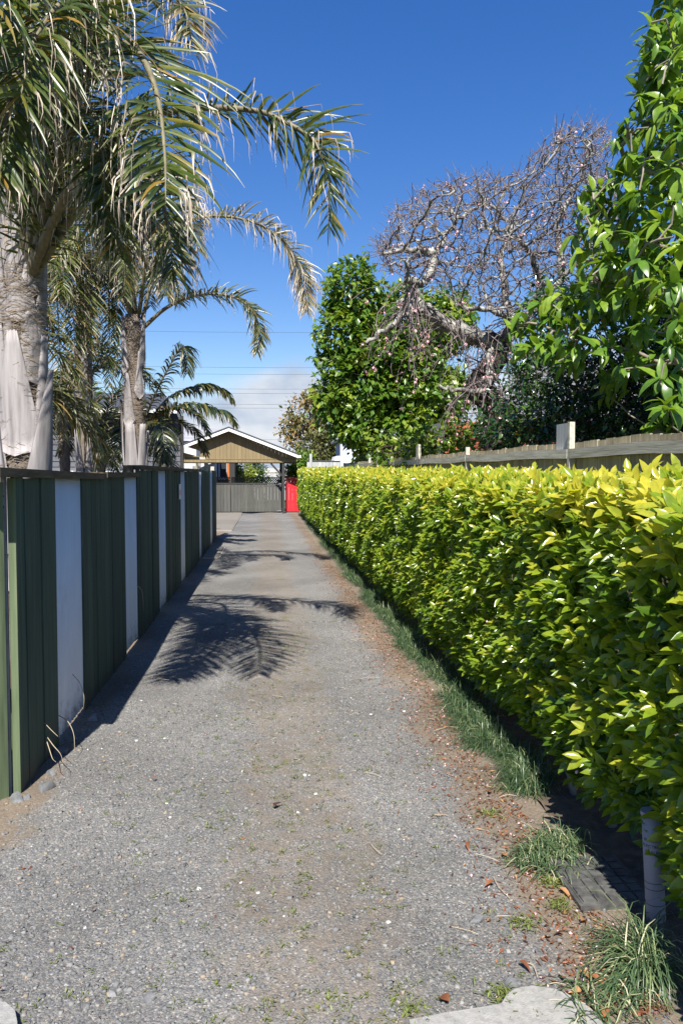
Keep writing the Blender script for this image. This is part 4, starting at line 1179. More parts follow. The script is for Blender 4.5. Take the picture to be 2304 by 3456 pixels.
for k in range(9):
    specs.append(dict(path=droop_path((c2[0], c2[1], 4.95), R(k * 40 + 15), R(random.uniform(35, 75)), random.uniform(2.4, 3.0), 1.9), len=0.55, n=120, kink=0.4, dry=random.choice((0, 0, 0.3))))
fronds_for(p2, specs, M['palm_leaf'], 150)

# palms further back, among the left yard
def back_palm(label, c, h, n, L, seed, mat='palm_leaf', single=60, extra=(), plume=0.4, w=0.036, ln=0.5, rt=0.11):
    random.seed(seed)
    p = thing('feather_palm' if mat == 'palm_leaf' else 'kentia_palm', label, 'palm', (*c, 0))
    palm_trunk(p, *c, rt, h)
    sp = [dict(path=droop_path((c[0], c[1], h - 0.05), R(k * 360 / n + random.uniform(-15, 15)), R(random.uniform(15, 75)), L * random.uniform(0.85, 1.1), 1.7), len=ln, n=70, kink=0.2, plume=plume, w=w, dry=random.choice((0, 0, 0.12))) for k in range(n)]
    sp += list(extra)
    fronds_for(p, sp, M[mat], single)
    return p
back_palm('yellowing low palm at the left edge in the yard', (-3.75, 9.9), 2.6, 14, 2.2, 31)
back_palm('bushy palm between the trunks before the house', (-3.9, 19.3), 2.6, 15, 2.3, 32)
back_palm('tall shaggy palm behind the second trunk', (-4.6, 15.2), 4.3, 16, 2.6, 33)
back_palm('leafy palm at the left edge behind the nearest trunk', (-4.6, 11.5), 3.6, 13, 2.6, 11)
back_palm('palm with drooping fronds in front of the grey house wall', (-4.3, 17.5), 3.3, 13, 2.5, 12)
back_palm('tall palm far left rising behind the house gutter', (-6.6, 17.0), 4.6, 13, 2.7, 13)
ck = (P(470, 1590, 18.5)[0], 18.5)
kx = [dict(path=px_path([(480, 1470, 18.5), (540, 1400, 18.4), (620, 1365, 18.2), (700, 1372, 18.1), (760, 1395, 18.0), (792, 1425, 18.0)]), len=0.55, n=75, plume=0.18, kink=0.05, w=0.075, t0=0.08, ang=0.6, dm=2.2),
      dict(path=px_path([(480, 1460, 18.5), (560, 1350, 18.6), (640, 1310, 18.7), (700, 1300, 18.8), (755, 1318, 18.8), (785, 1350, 18.8)]), len=0.5, n=80, plume=0.18, kink=0.05, w=0.07, dry=0.04, t0=0.08, ang=0.6, dm=2.2),
      dict(path=px_path([(475, 1450, 18.5), (520, 1340, 18.3), (570, 1240, 18.1), (612, 1172, 18.0), (632, 1200, 17.9), (632, 1260, 17.9)]), len=0.55, n=80, plume=0.12, kink=0.05, w=0.04, t0=0.08, ang=0.6, dm=1.6),
      dict(path=px_path([(475, 1470, 18.3), (520, 1430, 17.8), (545, 1440, 17.4), (555, 1500, 17.1), (555, 1560, 17.0)]), len=0.55, n=70, plume=0.25, kink=0.05, w=0.06, dry=0.06, t0=0.08, ang=0.6, dm=2.0)]
back_palm('dark smooth fronded palm arching in front of the carport roof', ck, 2.7, 6, 2.2, 14, 'kentia_leaf', 200, kx, 0.12, 0.05, 0.42, 0.09)
random.seed(21)

# ================================================================ TREES AND SHRUBS ON THE RIGHT
def crown_leaves(lobes, n, shell=0.55):
    """points spread through lobes, denser outside"""
    vol = np.array([l[1][0] * l[1][1] * l[1][2] for l in lobes]) ** 0.75
    k = rng.choice(len(lobes), n, p=vol / vol.sum())
    c = np.array([l[0] for l in lobes], float)[k]; r = np.array([l[1] for l in lobes], float)[k]
    d = unit(n); q = rng.random(n)[:, None] ** (1 / 3)
    q = shell + (1 - shell) * q
    lump = 1 + 0.16 * np.sin(d[:, :1] * 7 + k[:, None]) + 0.12 * np.sin(d[:, 2:] * 9 + 2 * k[:, None])
    return c + d * r * q * lump, d
def clusters(cent, dirs, per, rad, L0, L1, droop=0.2):
    n = len(cent)
    Pp = np.repeat(cent, per, 0) + rng.normal(0, rad, (n * per, 3))
    D = nrm(np.repeat(dirs, per, 0) * 0.7 + unit(n * per) * 0.9 + arr(0, 0, -droop))
    Sc = rng.uniform(L0, L1, n * per)
    up = nrm(arr(-0.1, -0.3, 1.0) + rng.normal(0, 0.4, (n * per, 3)))
    return Pp, frames(Pp, D, up, Sc)
def leafy_tree(name, label, cat, base, lobes, ncl, per, rad, L, mat, bark='bark', single=300, r_tip=0.012, tint=(0.2, 0.9), wl=0.5, trunks=None, shell=0.5, seg=2, droop=0.2, group=None):
    t = thing(name, label, cat, (*base[:2], 0), group)
    cent, dirs = crown_leaves(lobes, ncl, shell)
    ok = cent[:, 2] > 0.25
    cent, dirs = cent[ok], dirs[ok]
    zmid = np.mean([l[0][2] for l in lobes])
    if trunks is None:
        top = np.mean([l[0] for l in lobes], 0)
        trunks = [[arr(*base[:2], -0.05), arr(*base[:2], 0) * 0.6 + top * 0.4 * arr(1, 1, 0) + arr(0, 0, zmid * 0.45), top]]
    paths = [list(spline(p, max(6, int(np.linalg.norm(np.array(p[-1]) - np.array(p[0])) / 0.25)))) for p in trunks]
    size = max(max(l[1]) for l in lobes)
    N, par = colonize(paths, cent, size * 0.11, size * 1.3, size * 0.16, 60, 0.2)
    r, ch = limb_radii(N, par, r_tip)
    thick = r > r.max() * 0.45
    V, F = limbs_mesh(N, par, r, thick, 9); mesh_obj('trunk', V, F, M[bark], t, smooth=True)
    V, F = limbs_mesh(N, par, r, ~thick, 5)
    if len(V): mesh_obj('branches', V, F, M[bark], t, smooth=True, kind='stuff')
    Pp, m = clusters(cent, dirs, per, rad, 0.75, 1.2, droop)
    protos = [leaf_proto(L, L * wl * f, fo, cu, seg, 0.8, i) for i, (f, fo, cu) in enumerate(((1, 0.25, 0.4), (0.9, 0.4, 0.2), (1.1, 0.15, 0.7)))]
    ti = np.clip(np.repeat(rng.uniform(*tint, len(cent)), per) + rng.normal(0, 0.12, len(Pp)), 0, 1)
    q = np.repeat(np.sum((cent - cent.mean(0)) * arr(0, -1, 0.3), 1), per)
    foliage(t, protos, Pp, m, ti, M[mat], single, ('leaf', 'leaves'), np.clip(0.5 + q * 0.3, 0.05, 2))
    return t

# leafy green tree behind the far fence
TY = 24.0
lobes = [(P(1195, 985, TY), (0.75, 0.8, 0.95)), (P(1180, 1130, TY), (0.85, 0.9, 1.0)), (P(1230, 1290, TY), (1.3, 1.2, 1.35)), (P(1390, 1100, TY + .5), (1.5, 1.2, 1.0)),
         (P(1330, 1220, TY), (1.3, 1.2, 1.2)), (P(1290, 1440, TY), (1.5, 1.2, 0.8)), (P(1530, 1080, TY + 1), (0.7, 0.8, 0.8)), (P(1430, 1330, TY), (1.3, 1.1, 1.1)), (P(1130, 1370, TY), (0.45, 0.6, 0.7))]
b = P(1235, 1590, TY)
leafy_tree('leafy_tree', 'tall bright green leafy tree rising behind the far paling fence', 'tree', b, lobes, 3000, 8, 0.11, 0.23, 'tree_leaf', 'pale_bark', 300, 0.012, wl=0.6,
           trunks=[[arr(b[0] + .1, TY, 0), P(1225, 1520, TY), P(1200, 1400, TY), P(1185, 1200, TY), P(1190, 1000, TY)], [P(1235, 1560, TY), P(1270, 1430, TY), P(1300, 1300, TY), P(1390, 1120, TY + .4)],
                   [P(1380, 1590, TY), P(1390, 1420, TY), P(1420, 1300, TY), P(1500, 1120, TY + .8)]])
# bronze tree far behind
FY = 46.0
lobes = [(P(1040, 1400, FY), (1.2, 1.2, 1.0)), (P(1080, 1345, FY), (0.8, 1, 0.7)), (P(1000, 1450, FY), (0.8, 0.8, 0.8)), (P(1110, 1440, FY), (1.2, 1.2, 1.3))]
leafy_tree('bronze_tree', 'bronze leaved tree far behind beside the carport roof', 'tree', P(1070, 1600, FY), lobes, 400, 7, 0.2, 0.28, 'bronze_leaf', 'bark', 100, 0.02, (0.3, 1.0), shell=0.75)
lobes = [(P(1085, 1520, 44), (1.3, 1, 0.9)), (P(1130, 1490, 44), (0.9, 1, 0.9)), (P(1050, 1570, 44), (1.0, 1, 0.7))]
leafy_tree('flowering_shrub', 'dense grey green shrub below the bronze tree', 'shrub', P(1085, 1600, 44), lobes, 520, 8, 0.16, 0.24, 'bronze_leaf', 'bark', 80, 0.015, (0.0, 0.45))
lobes = [(P(995, 1575, 40), (0.5, 0.6, 0.55)), (P(1025, 1590, 40), (0.5, 0.5, 0.5)), (P(985, 1610, 40), (0.5, 0.5, 0.5)), (P(1030, 1550, 40), (0.35, 0.5, 0.4))]
leafy_tree('garden_shrub', 'mid green shrub showing over the red gate', 'shrub', P(1000, 1640, 40), lobes, 330, 7, 0.10, 0.17, 'tree_leaf', 'bark', 60, 0.01, (0.2, 0.8))
lobes = [(P(820, 1600, 47), (0.75, 0.8, 0.6)), (P(800, 1625, 47), (0.6, 0.8, 0.8))]
leafy_tree('lime_shrub', 'lime yellow shrub seen through the carport on the left', 'shrub', P(812, 1680, 47), lobes, 300, 8, 0.12, 0.16, 'lime_leaf', 'bark', 40, 0.01)
lobes = [(P(862, 1585, 49), (0.6, 0.8, 0.9)), (P(870, 1612, 49), (0.6, 0.7, 0.5))]
leafy_tree('carport_tree', 'small dark leaved tree seen through the carport opening', 'tree', P(862, 1680, 49), lobes, 220, 7, 0.14, 0.17, 'tree_leaf', 'bark', 40, 0.012, (0, 0.4))
# camellia
lobes = [(arr(4.9, 10.6, 2.2), (1.85, 1.3, 1.3)), (arr(5.4, 10.8, 3.3), (1.7, 1.3, 1.3)), (arr(4.2, 10.4, 1.9), (1.0, 1.0, 0.9)), (arr(6.8, 11, 2.6), (1.6, 1.3, 1.6))]
leafy_tree('camellia', 'dark glossy camellia behind the big leaved tree', 'shrub', (5.2, 10.8), lobes, 4600, 7, 0.10, 0.105, 'camellia_leaf', 'bark', 200, 0.006, (0, 0.95), 0.5, shell=0.45)
# low green shrub under the cherry
lobes = [(P(1500, 1490, 15), (0.55, 0.5, 0.45)), (P(1590, 1500, 15), (0.5, 0.5, 0.4)), (P(1440, 1510, 15), (0.5, 0.5, 0.35)), (P(1330, 1520, 16.5), (0.5, 0.5, 0.35))]
leafy_tree('round_leaf_shrub', 'low round leaved shrub just above the paling fence under the cherry', 'shrub', P(1510, 1700, 15), lobes, 240, 6, 0.08, 0.13, 'tree_leaf', 'bark', 200, 0.008, (0.4, 1.0), 0.75)

# spiky yellow plant
sp = thing('spiky_plant', 'yellow striped spiky rosette plant behind the fence by the cherry trunk', 'plant', (*P(1742, 1560, 10.5)[:2], 0))
c0_ = P(1742, 1485, 10.5)
mesh_obj('stem', *tube([(c0_[0], c0_[1], 0), (c0_[0], c0_[1], c0_[2])], 0.04, 8), M['bark'], sp, smooth=True)
pro = leaf_proto(0.34, 0.035, 0.3, 0.5, 4, 0.5)
d = unit(60); d[:, 2] = np.abs(d[:, 2]) * 0.9 - 0.15
pos = np.repeat(c0_[None], 60, 0); mm = frames(pos, d, np.tile(arr(0.05, 0.02, 1), (60, 1)), rng.uniform(0.75, 1.15, 60))
foliage(sp, [pro], pos, mm, rng.random(60), M['spike_leaf'], 60)

# big leaved tree on the right
mg = thing('big_leaf_tree', 'glossy big leaved tree hanging over the fence at the right edge', 'tree', (4.9, 8.2, 0))
tips = [(1760, 1040, 9), (1850, 1000, 8.8), (1900, 1110, 8.6), (1800, 1170, 8.8), (1880, 1040, 8.7), (1960, 700, 8.2), (2010, 760, 8), (1950, 850, 8.3), (2040, 880, 7.8), (2120, 520, 7.6), (2060, 600, 7.9), (2200, 430, 7.4),
        (2150, 320, 7.6), (2250, 210, 7.2), (2190, 90, 7.4), (2260, 40, 7.2), (2240, 330, 7), (2150, 650, 7.3), (2250, 560, 7), (2220, 750, 7), (2130, 800, 7.4), (2080, 980, 7.6), (2230, 940, 6.8), (2150, 1100, 7.2),
        (2000, 1180, 7.8), (2090, 1240, 7.4), (2260, 1170, 6.6), (2230, 1280, 6.6), (2240, 1380, 6.5), (2280, 1080, 6.6), (1930, 790, 8.5), (2000, 1010, 8.0), (1960, 1090, 8.3), (2280, 680, 6.8), (2290, 820, 6.7), (2170, 880, 7.1),
        (2300, 150, 7), (2220, 160, 7.3), (2170, 210, 7.5), (2290, 440, 6.9), (2100, 700, 7.7), (2060, 790, 7.9), (2000, 640, 8.1), (2280, 950, 6.6), (1720, 1110, 9.1), (1780, 1090, 8.9), (1830, 1080, 8.9), (1760, 1160, 9.0), (1850, 1190, 8.7), (1930, 1040, 8.5), (1960, 960, 8.3), (2010, 920, 8.1), (1990, 700, 8.2), (2080, 460, 7.9), (2110, 600, 7.6), (2060, 700, 8), (1940, 1170, 8.4), (1880, 1230, 8.6), (2120, 400, 7.7), (2200, 260, 7.4)]
T = np.array([P(*q) for q in tips])
ext = np.stack([rng.uniform(3.2, 6.8, 900), rng.uniform(6.4, 10.2, 900), rng.uniform(1.9, 8.8, 900)], 1)
ext = ext[((ext[:, 0] - 5.0) / 1.75) ** 2 + ((ext[:, 1] - 8.5) / 1.8) ** 2 + ((ext[:, 2] - 5.0) / 3.4) ** 2 < 1]
ex_, ey_, _w = proj(ext)
ext = ext[ex_ > 70 + np.interp(ey_, [0, 300, 500, 700, 850, 1000, 1100, 1250, 1350, 1450], [2140, 2090, 2030, 1970, 1920, 1790, 1710, 1800, 2000, 2130])]
allt = np.vstack([T, ext])
N, par = colonize([list(spline([arr(4.9, 8.2, 0), arr(4.85, 8.2, 1.3), arr(5.0, 8.3, 3), arr(5.1, 8.3, 5), arr(5.1, 8.3, 7)], 24))], allt, 0.16, 4, 0.17, 70, 0.14)
r, ch = limb_radii(N, par, 0.009)
thick = r > r.max() * 0.5
mesh_obj('trunk', *limbs_mesh(N, par, r, thick, 9), M['pale_bark'], mg, smooth=True)
mesh_obj('branches', *limbs_mesh(N, par, r, ~thick, 6), M['pale_bark'], mg, smooth=True, kind='stuff')
Pp = []; D = []; ti = []; Sc = []; W = []
for k, q in enumerate(allt):
    n = random.randint(12, 20); base_t = random.uniform(0.3, 0.85)
    out = nrm((q - arr(5.1, 8.4, q[2] - 0.3))[None])[0]
    e1 = nrm(np.cross(out, unit(1)[0])[None])[0]; e2 = np.cross(out, e1)
    for i in range(n):
        a = i * 2.4; sp_ = random.uniform(0.6, 1.25)
        dd = out * random.uniform(0.2, 0.7) + (e1 * math.cos(a) + e2 * math.sin(a)) * sp_ + arr(0, 0, -0.25 + random.uniform(-0.3, 0.35))
        Pp.append(q - (out + arr(0, 0, -0.3)) * 0.34 * random.random() ** 1.3 + rng.normal(0, 0.02, 3)); D.append(dd); Sc.append(random.uniform(0.55, 1.2)); ti.append(base_t + random.uniform(-0.15, 0.25)); W.append(1.0 if k < len(T) else 0.3)
Pp, D = np.array(Pp), np.array(D)
m = frames(Pp, D, nrm(arr(-0.1, -0.35, 1.0) + rng.normal(0, 0.25, (len(Pp), 3))), np.array(Sc))
protos = [leaf_proto(0.24, w, fo, cu, 5, 0.8, i) for i, (w, fo, cu) in enumerate(((0.088, 0.25, 0.7), (0.098, 0.4, 0.4), (0.08, 0.2, 1.0), (0.09, 0.5, 0.6)))]
foliage(mg, protos, Pp, m, np.clip(np.array(ti), 0, 1), M['mag_leaf'], 300, ('leaf', 'leaves'), np.array(W))

# flowering cherry
QY = 13.0
ch_t = thing('cherry_tree', 'old lichened cherry tree with twisting bare branches and sparse pink blossom', 'tree', (*P(1680, 1590, QY)[:2], 0))
lim = [[(1685, 1930, 0), (1682, 1700, 0), (1678, 1509, 0), (1672, 1387, 0), (1618, 1310, 0), (1655, 1234, 0), (1689, 1175, 0), (1655, 1152, -.1), (1587, 1132, -.2), (1510, 1091, -.3), (1434, 1045, -.4), (1398, 1014, -.4), (1403, 963, -.4), (1375, 940, -.5)],
       [(1689, 1175, 0), (1740, 1120, .2), (1830, 1010, .3), (1900, 930, .3), (1960, 850, .2), (2010, 780, 0)],
       [(1689, 1175, 0), (1714, 1086, -.3), (1663, 1050, -.6), (1587, 1045, -.8), (1540, 1030, -.9)],
       [(1398, 1014, -.4), (1360, 1022, -.4), (1340, 1018, -.3)], [(1398, 1014, -.4), (1367, 1060, -.6), (1285, 1126, -.8), (1235, 1157, -.9)],
       [(1403, 963, -.4), (1445, 940, -.3), (1467, 857, -.2), (1510, 786, 0), (1566, 723, .2), (1640, 676, .3)], [(1467, 857, -.2), (1404, 843, -.4), (1291, 857, -.6)],
       [(1740, 1120, .2), (1700, 960, .6), (1690, 860, .8), (1720, 760, .9), (1650, 690, .9)], [(1830, 1010, .3), (1800, 880, 0), (1740, 800, -.3), (1640, 770, -.5)],
       [(1900, 930, .3), (1880, 800, .7), (1900, 700, .9), (1960, 600, .9), (1980, 500, .8)], [(1655, 1152, -.1), (1640, 1300, -.5), (1560, 1320, -.7), (1480, 1300, -.8)]]
paths = []
for l in lim:
    pt = spline([P(a, b_, QY + dy) for a, b_, dy in l], max(5, len(l) * 4))
    pt[1:-1] += rng.normal(0, 0.018, pt[1:-1].shape)
    paths.append(list(pt))
paths[0][0][2] = -0.05
poly = np.array([(1250, 830), (1330, 700), (1450, 610), (1620, 585), (1750, 580), (1830, 470), (1930, 400), (2060, 420), (2100, 700), (2080, 1000), (1900, 1080), (1700, 1080), (1560, 1000), (1420, 960), (1280, 900)], float)
def inpoly(q):
    c = False; j = len(poly) - 1
    for i in range(len(poly)):
        if (poly[i, 1] > q[1]) != (poly[j, 1] > q[1]) and q[0] < (poly[j, 0] - poly[i, 0]) * (q[1] - poly[i, 1]) / (poly[j, 1] - poly[i, 1]) + poly[i, 0]: c = not c
        j = i
    return c
at = []
while len(at) < 4200:
    q = (random.uniform(1230, 2110), random.uniform(390, 1090))
    if inpoly(q): at.append(P(*q, QY + random.gauss(0.1, 0.9)))
for k in range(220):
    at.append(P(random.uniform(1560, 1830), random.uniform(1080, 1400), QY + random.gauss(0.3, 0.5)))
N, par = colonize(paths, at, 0.095, 1.2, 0.10, 120, 0.17)
r, ch = limb_radii(N, par, 0.006, 2.9)
nseed = sum(len(p) for p in paths)
r[:len(paths[0])] = np.maximum(r[:len(paths[0])], np.interp(np.arange(len(paths[0])), [0, 16, 24, 40, 56], [0.26, 0.21, 0.17, 0.115, 0.06]))
k = len(paths[0])
for p in paths[1:]:
    r[k:k + len(p)] = np.maximum(r[k:k + len(p)], np.linspace(0.07, 0.022, len(p))); k += len(p)
core = np.zeros(len(N), bool); core[:28] = True
mesh_obj('trunk', *limbs_mesh(N, par, r, core, 14, 0.06), M['cherry_core'], ch_t, smooth=True)
big = (np.arange(len(N)) < nseed) & ~core
mesh_obj('limbs', *limbs_mesh(N, par, r, big, 10, 0.08), M['lichen'], ch_t, smooth=True)
sm = ~(big | core)
mesh_obj('twigs', *limbs_mesh(N, par, r, sm & (r > 0.0095), 5, 0.1), M['lichen'], ch_t, smooth=True, kind='stuff')
mesh_obj('fine_twigs', *limbs_mesh(N, par, r, sm & (r <= 0.0095), 4, 0.1), M['twig'], ch_t, smooth=True, kind='stuff')
# weeping twigs below the main limb
wt = MB(); wtips = []
for i in range(135):
    src = paths[0][random.randint(30, len(paths[0]) - 4)] if random.random() < 0.6 else paths[random.choice((4, 10, 2))][random.randint(2, 6)]
    p = arr(*src); dd = unit(1)[0] * arr(1, 1, 0.2) + arr(-0.35, -0.3, 0.1); pts = [p.copy()]
    L = random.uniform(0.5, 1.7); m_ = 8
    for q in range(m_):
        dd = nrm((dd + arr(0, 0, -0.28) + rng.normal(0, 0.18, 3))[None])[0]; p = p + dd * L / m_; pts.append(p.copy())
        if q > 2 and random.random() < 0.5:
            e = p + unit(1)[0] * random.uniform(0.06, 0.2); wt.tube([p, (p + e) / 2 + rng.normal(0, 0.01, 3), e], [0.004, 0.0035, 0.002], 4, False); wtips.append(e)
    wt.tube(pts, np.linspace(0.009, 0.003, len(pts)), 4, False); wtips.append(pts[-1]); wtips.append(pts[-3])
wt.obj('weeping_twigs', M['twig'], ch_t, smooth=True, kind='stuff')
shoots = MB(); cc = P(1700, 950, QY)
cand_n = np.where((np.arange(len(N)) >= nseed) & (r < 0.02))[0]
for i in rng.choice(cand_n, 2600):
    p = N[i]; o_ = nrm((p - cc)[None])[0]
    d_ = nrm((o_ * 0.7 + arr(0, 0, 0.25) + rng.normal(0, 0.55, 3))[None])[0]
    L = random.uniform(0.06, 0.34); e = p + d_ * L; md = (p + e) / 2 + rng.normal(0, 0.015, 3)
    shoots.tube([p, md, e], [0.0055, 0.0045, 0.0032], 4, False)
shoots.obj('shoots', M['twig'], ch_t, smooth=True, kind='stuff')
tipn = N[(ch == 0)]
# blossom clusters: five-petalled flowers
V = []; F = []
for f in range(4):
    o_ = rng.normal(0, 0.014, 3); nv_ = unit(1)[0]; e1 = nrm(np.cross(nv_, unit(1)[0])[None])[0]; e2 = np.cross(nv_, e1)
    for k in range(5):
        a = k * 1.2566
        dirp = e1 * math.cos(a) + e2 * math.sin(a); pr = np.cross(nv_, dirp)
        b_ = len(V)
        V += [o_, o_ + dirp * 0.012 + pr * 0.008 + nv_ * 0.003, o_ + dirp * 0.02 + nv_ * 0.006, o_ + dirp * 0.012 - pr * 0.008 + nv_ * 0.003]
        F.append((b_, b_ + 1, b_ + 2, b_ + 3))
me_bl = raw_mesh('blossom', V, np.array(F), M['petal'])
cand = np.vstack([tipn[rng.choice(len(tipn), min(len(tipn), 120), False)], np.array(wtips)[rng.choice(len(wtips), 130, False)]])
for q in cand:
    o = bpy.data.objects.new('blossom', me_bl); C.objects.link(o); o.parent = ch_t
    o.location = tuple(q - WL[ch_t.name]); s_ = random.uniform(0.6, 1.4); o.scale = (s_, s_, s_)
    o.rotation_euler = (random.uniform(0, 6), random.uniform(0, 6), random.uniform(0, 6))
n = 500
q = np.vstack([np.array(wtips)[rng.integers(0, len(wtips), 350)], tipn[rng.integers(0, len(tipn), 150)]])
mm = frames(q, unit(n) + arr(0, 0, 0.2), np.tile(arr(0.1, -0.3, 1), (n, 1)), rng.uniform(0.6, 1.3, n))
foliage(ch_t, [leaf_proto(0.05, 0.016, 0.3, 0.4, 2)], q, mm, rng.random(n), M['young_red'], 0, ('young_leaf', 'young_leaves'))

# ================================================================ GROUND DETAIL
# gravel
def rock(seed, flat=0.5):
    r_ = np.random.default_rng(seed)
    V = np.array([(x, y, z) for z in (-1, 1) for y in (-1, 1) for x in (-1, 1)], float)
    V = V * (0.5 + r_.uniform(-0.22, 0.2, V.shape)) * arr(1, r_.uniform(0.6, 0.9), flat)
    V[4:, :2] *= r_.uniform(0.5, 0.85)
    return V, np.array([(0, 2, 3, 1), (4, 5, 7, 6), (0, 1, 5, 4), (2, 6, 7, 3), (0, 4, 6, 2), (1, 3, 7, 5)])
rocks = [rock(i, random.uniform(0.3, 0.6)) for i in range(10)]
def scatter_gravel(n, y0, y1, s0, s1, power):
    y = y0 + (y1 - y0) * rng.random(n) ** 1.7
    x = rng.uniform(-1.33, 1.32, n)
    dens = 0.25 + 0.75 * np.exp(-((x + 0.55) / 0.55) ** 2) + 0.4 * np.exp(-((x - 0.55) / 0.3) ** 2)
    keep = rng.random(n) < dens
    x, y = x[keep], y[keep]; n = len(x)
    s = s0 + (s1 - s0) * rng.random(n) ** power
    pos = np.stack([x, y, relief(x, y) + s * 0.06], 1)
    a = rng.uniform(0, 6.28, n)
    d = np.stack([np.cos(a), np.sin(a), rng.normal(0, 0.15, n)], 1)
    m = frames(pos, d, nrm(arr(0, 0, 1) + rng.normal(0, 0.15, (n, 3))), s)
    ti = np.clip(rng.normal(0.45, 0.16, n), 0, 0.78); ti[rng.random(n) < 0.07] = 0.88; ti[rng.random(n) < 0.008] = 1.0
    idx = rng.integers(0, len(rocks), n)
    return baked(rocks, idx, m, ti)
A = scatter_gravel(80000, 1.9, 6.0, 0.003, 0.022, 9)
B = scatter_gravel(9000, 5.0, 9.0, 0.004, 0.014, 5)
gv = mesh_obj('loose_gravel', np.vstack([A[0], B[0]]), np.vstack([A[1], B[1] + len(A[0])]), M['gravel'], None, {'tint': np.concatenate([A[2], B[2]])})
tag(gv, 'loose grey gravel spread over the drive', 'gravel', kind='stuff')
# larger stones by the fence and on the drive
stones = [((152, 2662), 0.085, 'rounded grey stone lying in sun beside the near fence end'), ((57, 2700), 0.075, 'flat grey stone below the faded green gate'), ((92, 2698), 0.045, 'small grey stone right of the flat one by the gate'),
          ((505, 3372), 0.034, 'brownish angular stone near the bottom edge of the drive'), ((175, 2612), 0.06, 'grey stone against the base of the green boards'), ((315, 2422), 0.075, 'smooth grey stone in the fence shadow by the white panel'),
          ((425, 2318), 0.06, 'pale flat stone in shadow under the second green boards'), ((208, 2538), 0.07, 'flat dark stone at the foot of the first white panel'), ((1722, 3326), 0.045, 'round grey stone at the corner of the concrete'),
          ((380, 3348), 0.03, 'flat dark slate stone on the lower drive'), ((1610, 3098), 0.038, 'dark square stone on the brown right margin')]
for i, (q, s, lab) in enumerate(stones):
    g_ = G(*q)
    Vr, Fr = rock(50 + i, 0.45)
    # rounded: subdivide by averaging towards a sphere
    import bmesh
    bm = bmesh.new()
    vs = [bm.verts.new(v) for v in Vr]
    for f in Fr: bm.faces.new([vs[k] for k in f])
    bmesh.ops.subdivide_edges(bm, edges=bm.edges[:], cuts=2, use_grid_fill=True)
    bmesh.ops.smooth_vert(bm, verts=bm.verts[:], factor=0.6, use_axis_x=True, use_axis_y=True, use_axis_z=True)
    me = bpy.data.meshes.new('stone'); bm.to_mesh(me); bm.free()
    me.materials.append(M['stone_big'])
    o = bpy.data.objects.new('stone', me); C.objects.link(o)
    s *= 1.25
    o.location = (g_[0], g_[1], relief(g_[0], g_[1]) + 0.11 * s); o.scale = (s, s, s); o.rotation_euler = (0, 0, random.uniform(0, 3))
    tag(o, lab, 'stone', 'stones on the drive')

def flat_leaves(pos, protos, sc, tilt=0.35):
    n = len(pos); a = rng.uniform(0, 6.28, n)
    d = np.stack([np.cos(a), np.sin(a), rng.normal(0, tilt * 0.5, n)], 1)
    return frames(pos, d, nrm(arr(0, 0, 1) + rng.normal(0, tilt, (n, 3))), sc)
def margin(n, y0, y1, spread=0.16, x0=1.2):
    y = y0 + (y1 - y0) * rng.random(n) ** 1.5
    x = x0 - np.abs(rng.normal(0, spread, n)) + 0.08
    return np.stack([x, y, relief(x, y) + 0.008], 1)
# litter of crumbs and shed leaf bits
lp = [leaf_proto(0.03, 0.011, 0.3, 0.9, 2), leaf_proto(0.022, 0.012, 0.5, 1.2, 2), leaf_proto(0.04, 0.006, 0.3, 0.4, 2)]
pos = np.vstack([margin(7500, 2.3, 14, 0.2), margin(2400, 14, 33, 0.17, 1.15), np.stack([rng.uniform(-1.2, 1.2, 350), rng.uniform(2.4, 9, 350), np.full(350, 0.008)], 1)])
m = flat_leaves(pos, lp, rng.uniform(0.4, 1.25, len(pos)), 0.45)
V, F, T = baked(lp, rng.integers(0, 3, len(pos)), m, np.clip(rng.beta(1.6, 2.0, len(pos)), 0, 1))
lt = mesh_obj('leaf_litter', V, F, M['fallen'], None, {'tint': T}); tag(lt, 'brown and rust leaf litter along the hedge edge of the drive', 'leaf litter', kind='stuff')
# petals
pos = margin(420, 2.4, 9, 0.22, 1.25)
pp = [leaf_proto(0.012, 0.009, 0.4, 0.8, 2)]
m = flat_leaves(pos, pp, rng.uniform(0.7, 1.4, len(pos)), 0.4)
V, F, T = baked(pp, np.zeros(len(pos), int), m, rng.random(len(pos)))
o = mesh_obj('shed_petals', V, F, M['petal']); tag(o, 'pink shed petals and buds scattered at the hedge edge', 'petals', kind='stuff')
# larger fallen leaves
fp = [leaf_proto(0.075, 0.03, 0.5, 0.9, 4), leaf_proto(0.085, 0.028, 0.3, 1.3, 4), leaf_proto(0.065, 0.032, 0.7, 0.6, 4)]
big_l = [((1665, 2985), 'rust brown curled leaf on the drive beside the pink buds'), ((1845, 3175), 'bright orange upright leaf below the black lid'), ((1960, 3122), 'yellow fallen leaf against the black lid'),
         ((1750, 3258), 'brown curled leaf on bare soil above the concrete'), ((1940, 3335), 'rust leaf at the concrete edge under the grass tuft'), ((1960, 3360), 'pale brown leaf between the concrete and the grass tuft'),
         ((1580, 2852), 'orange leaf on the drive left of the round grass tuft'), ((1710, 2905), 'small orange leaf standing near the round grass tuft'), ((925, 2737), 'dark curled leaf in the middle of the drive'),
         ((1885, 3010), 'tan leaf against the corner of the black lid'), ((1955, 3290), 'large tan leaf leaning on the long grass tuft'), ((1515, 3405), 'brown leaf beside the concrete at the bottom edge'),
         ((2040, 3420), 'reddish leaf on the soil right of the concrete'), ((1905, 3160), 'long dark leaf lying beneath the black lid'), ((1650, 2690), 'orange brown leaf on the brown margin higher up'),
         ((1990, 3305), 'red brown leaf deep in the long grass tuft'), ((1900, 3320), 'rust leaf curled by the concrete edge'), ((1540, 2395), 'rust leaf on the margin beside the mondo grass')]
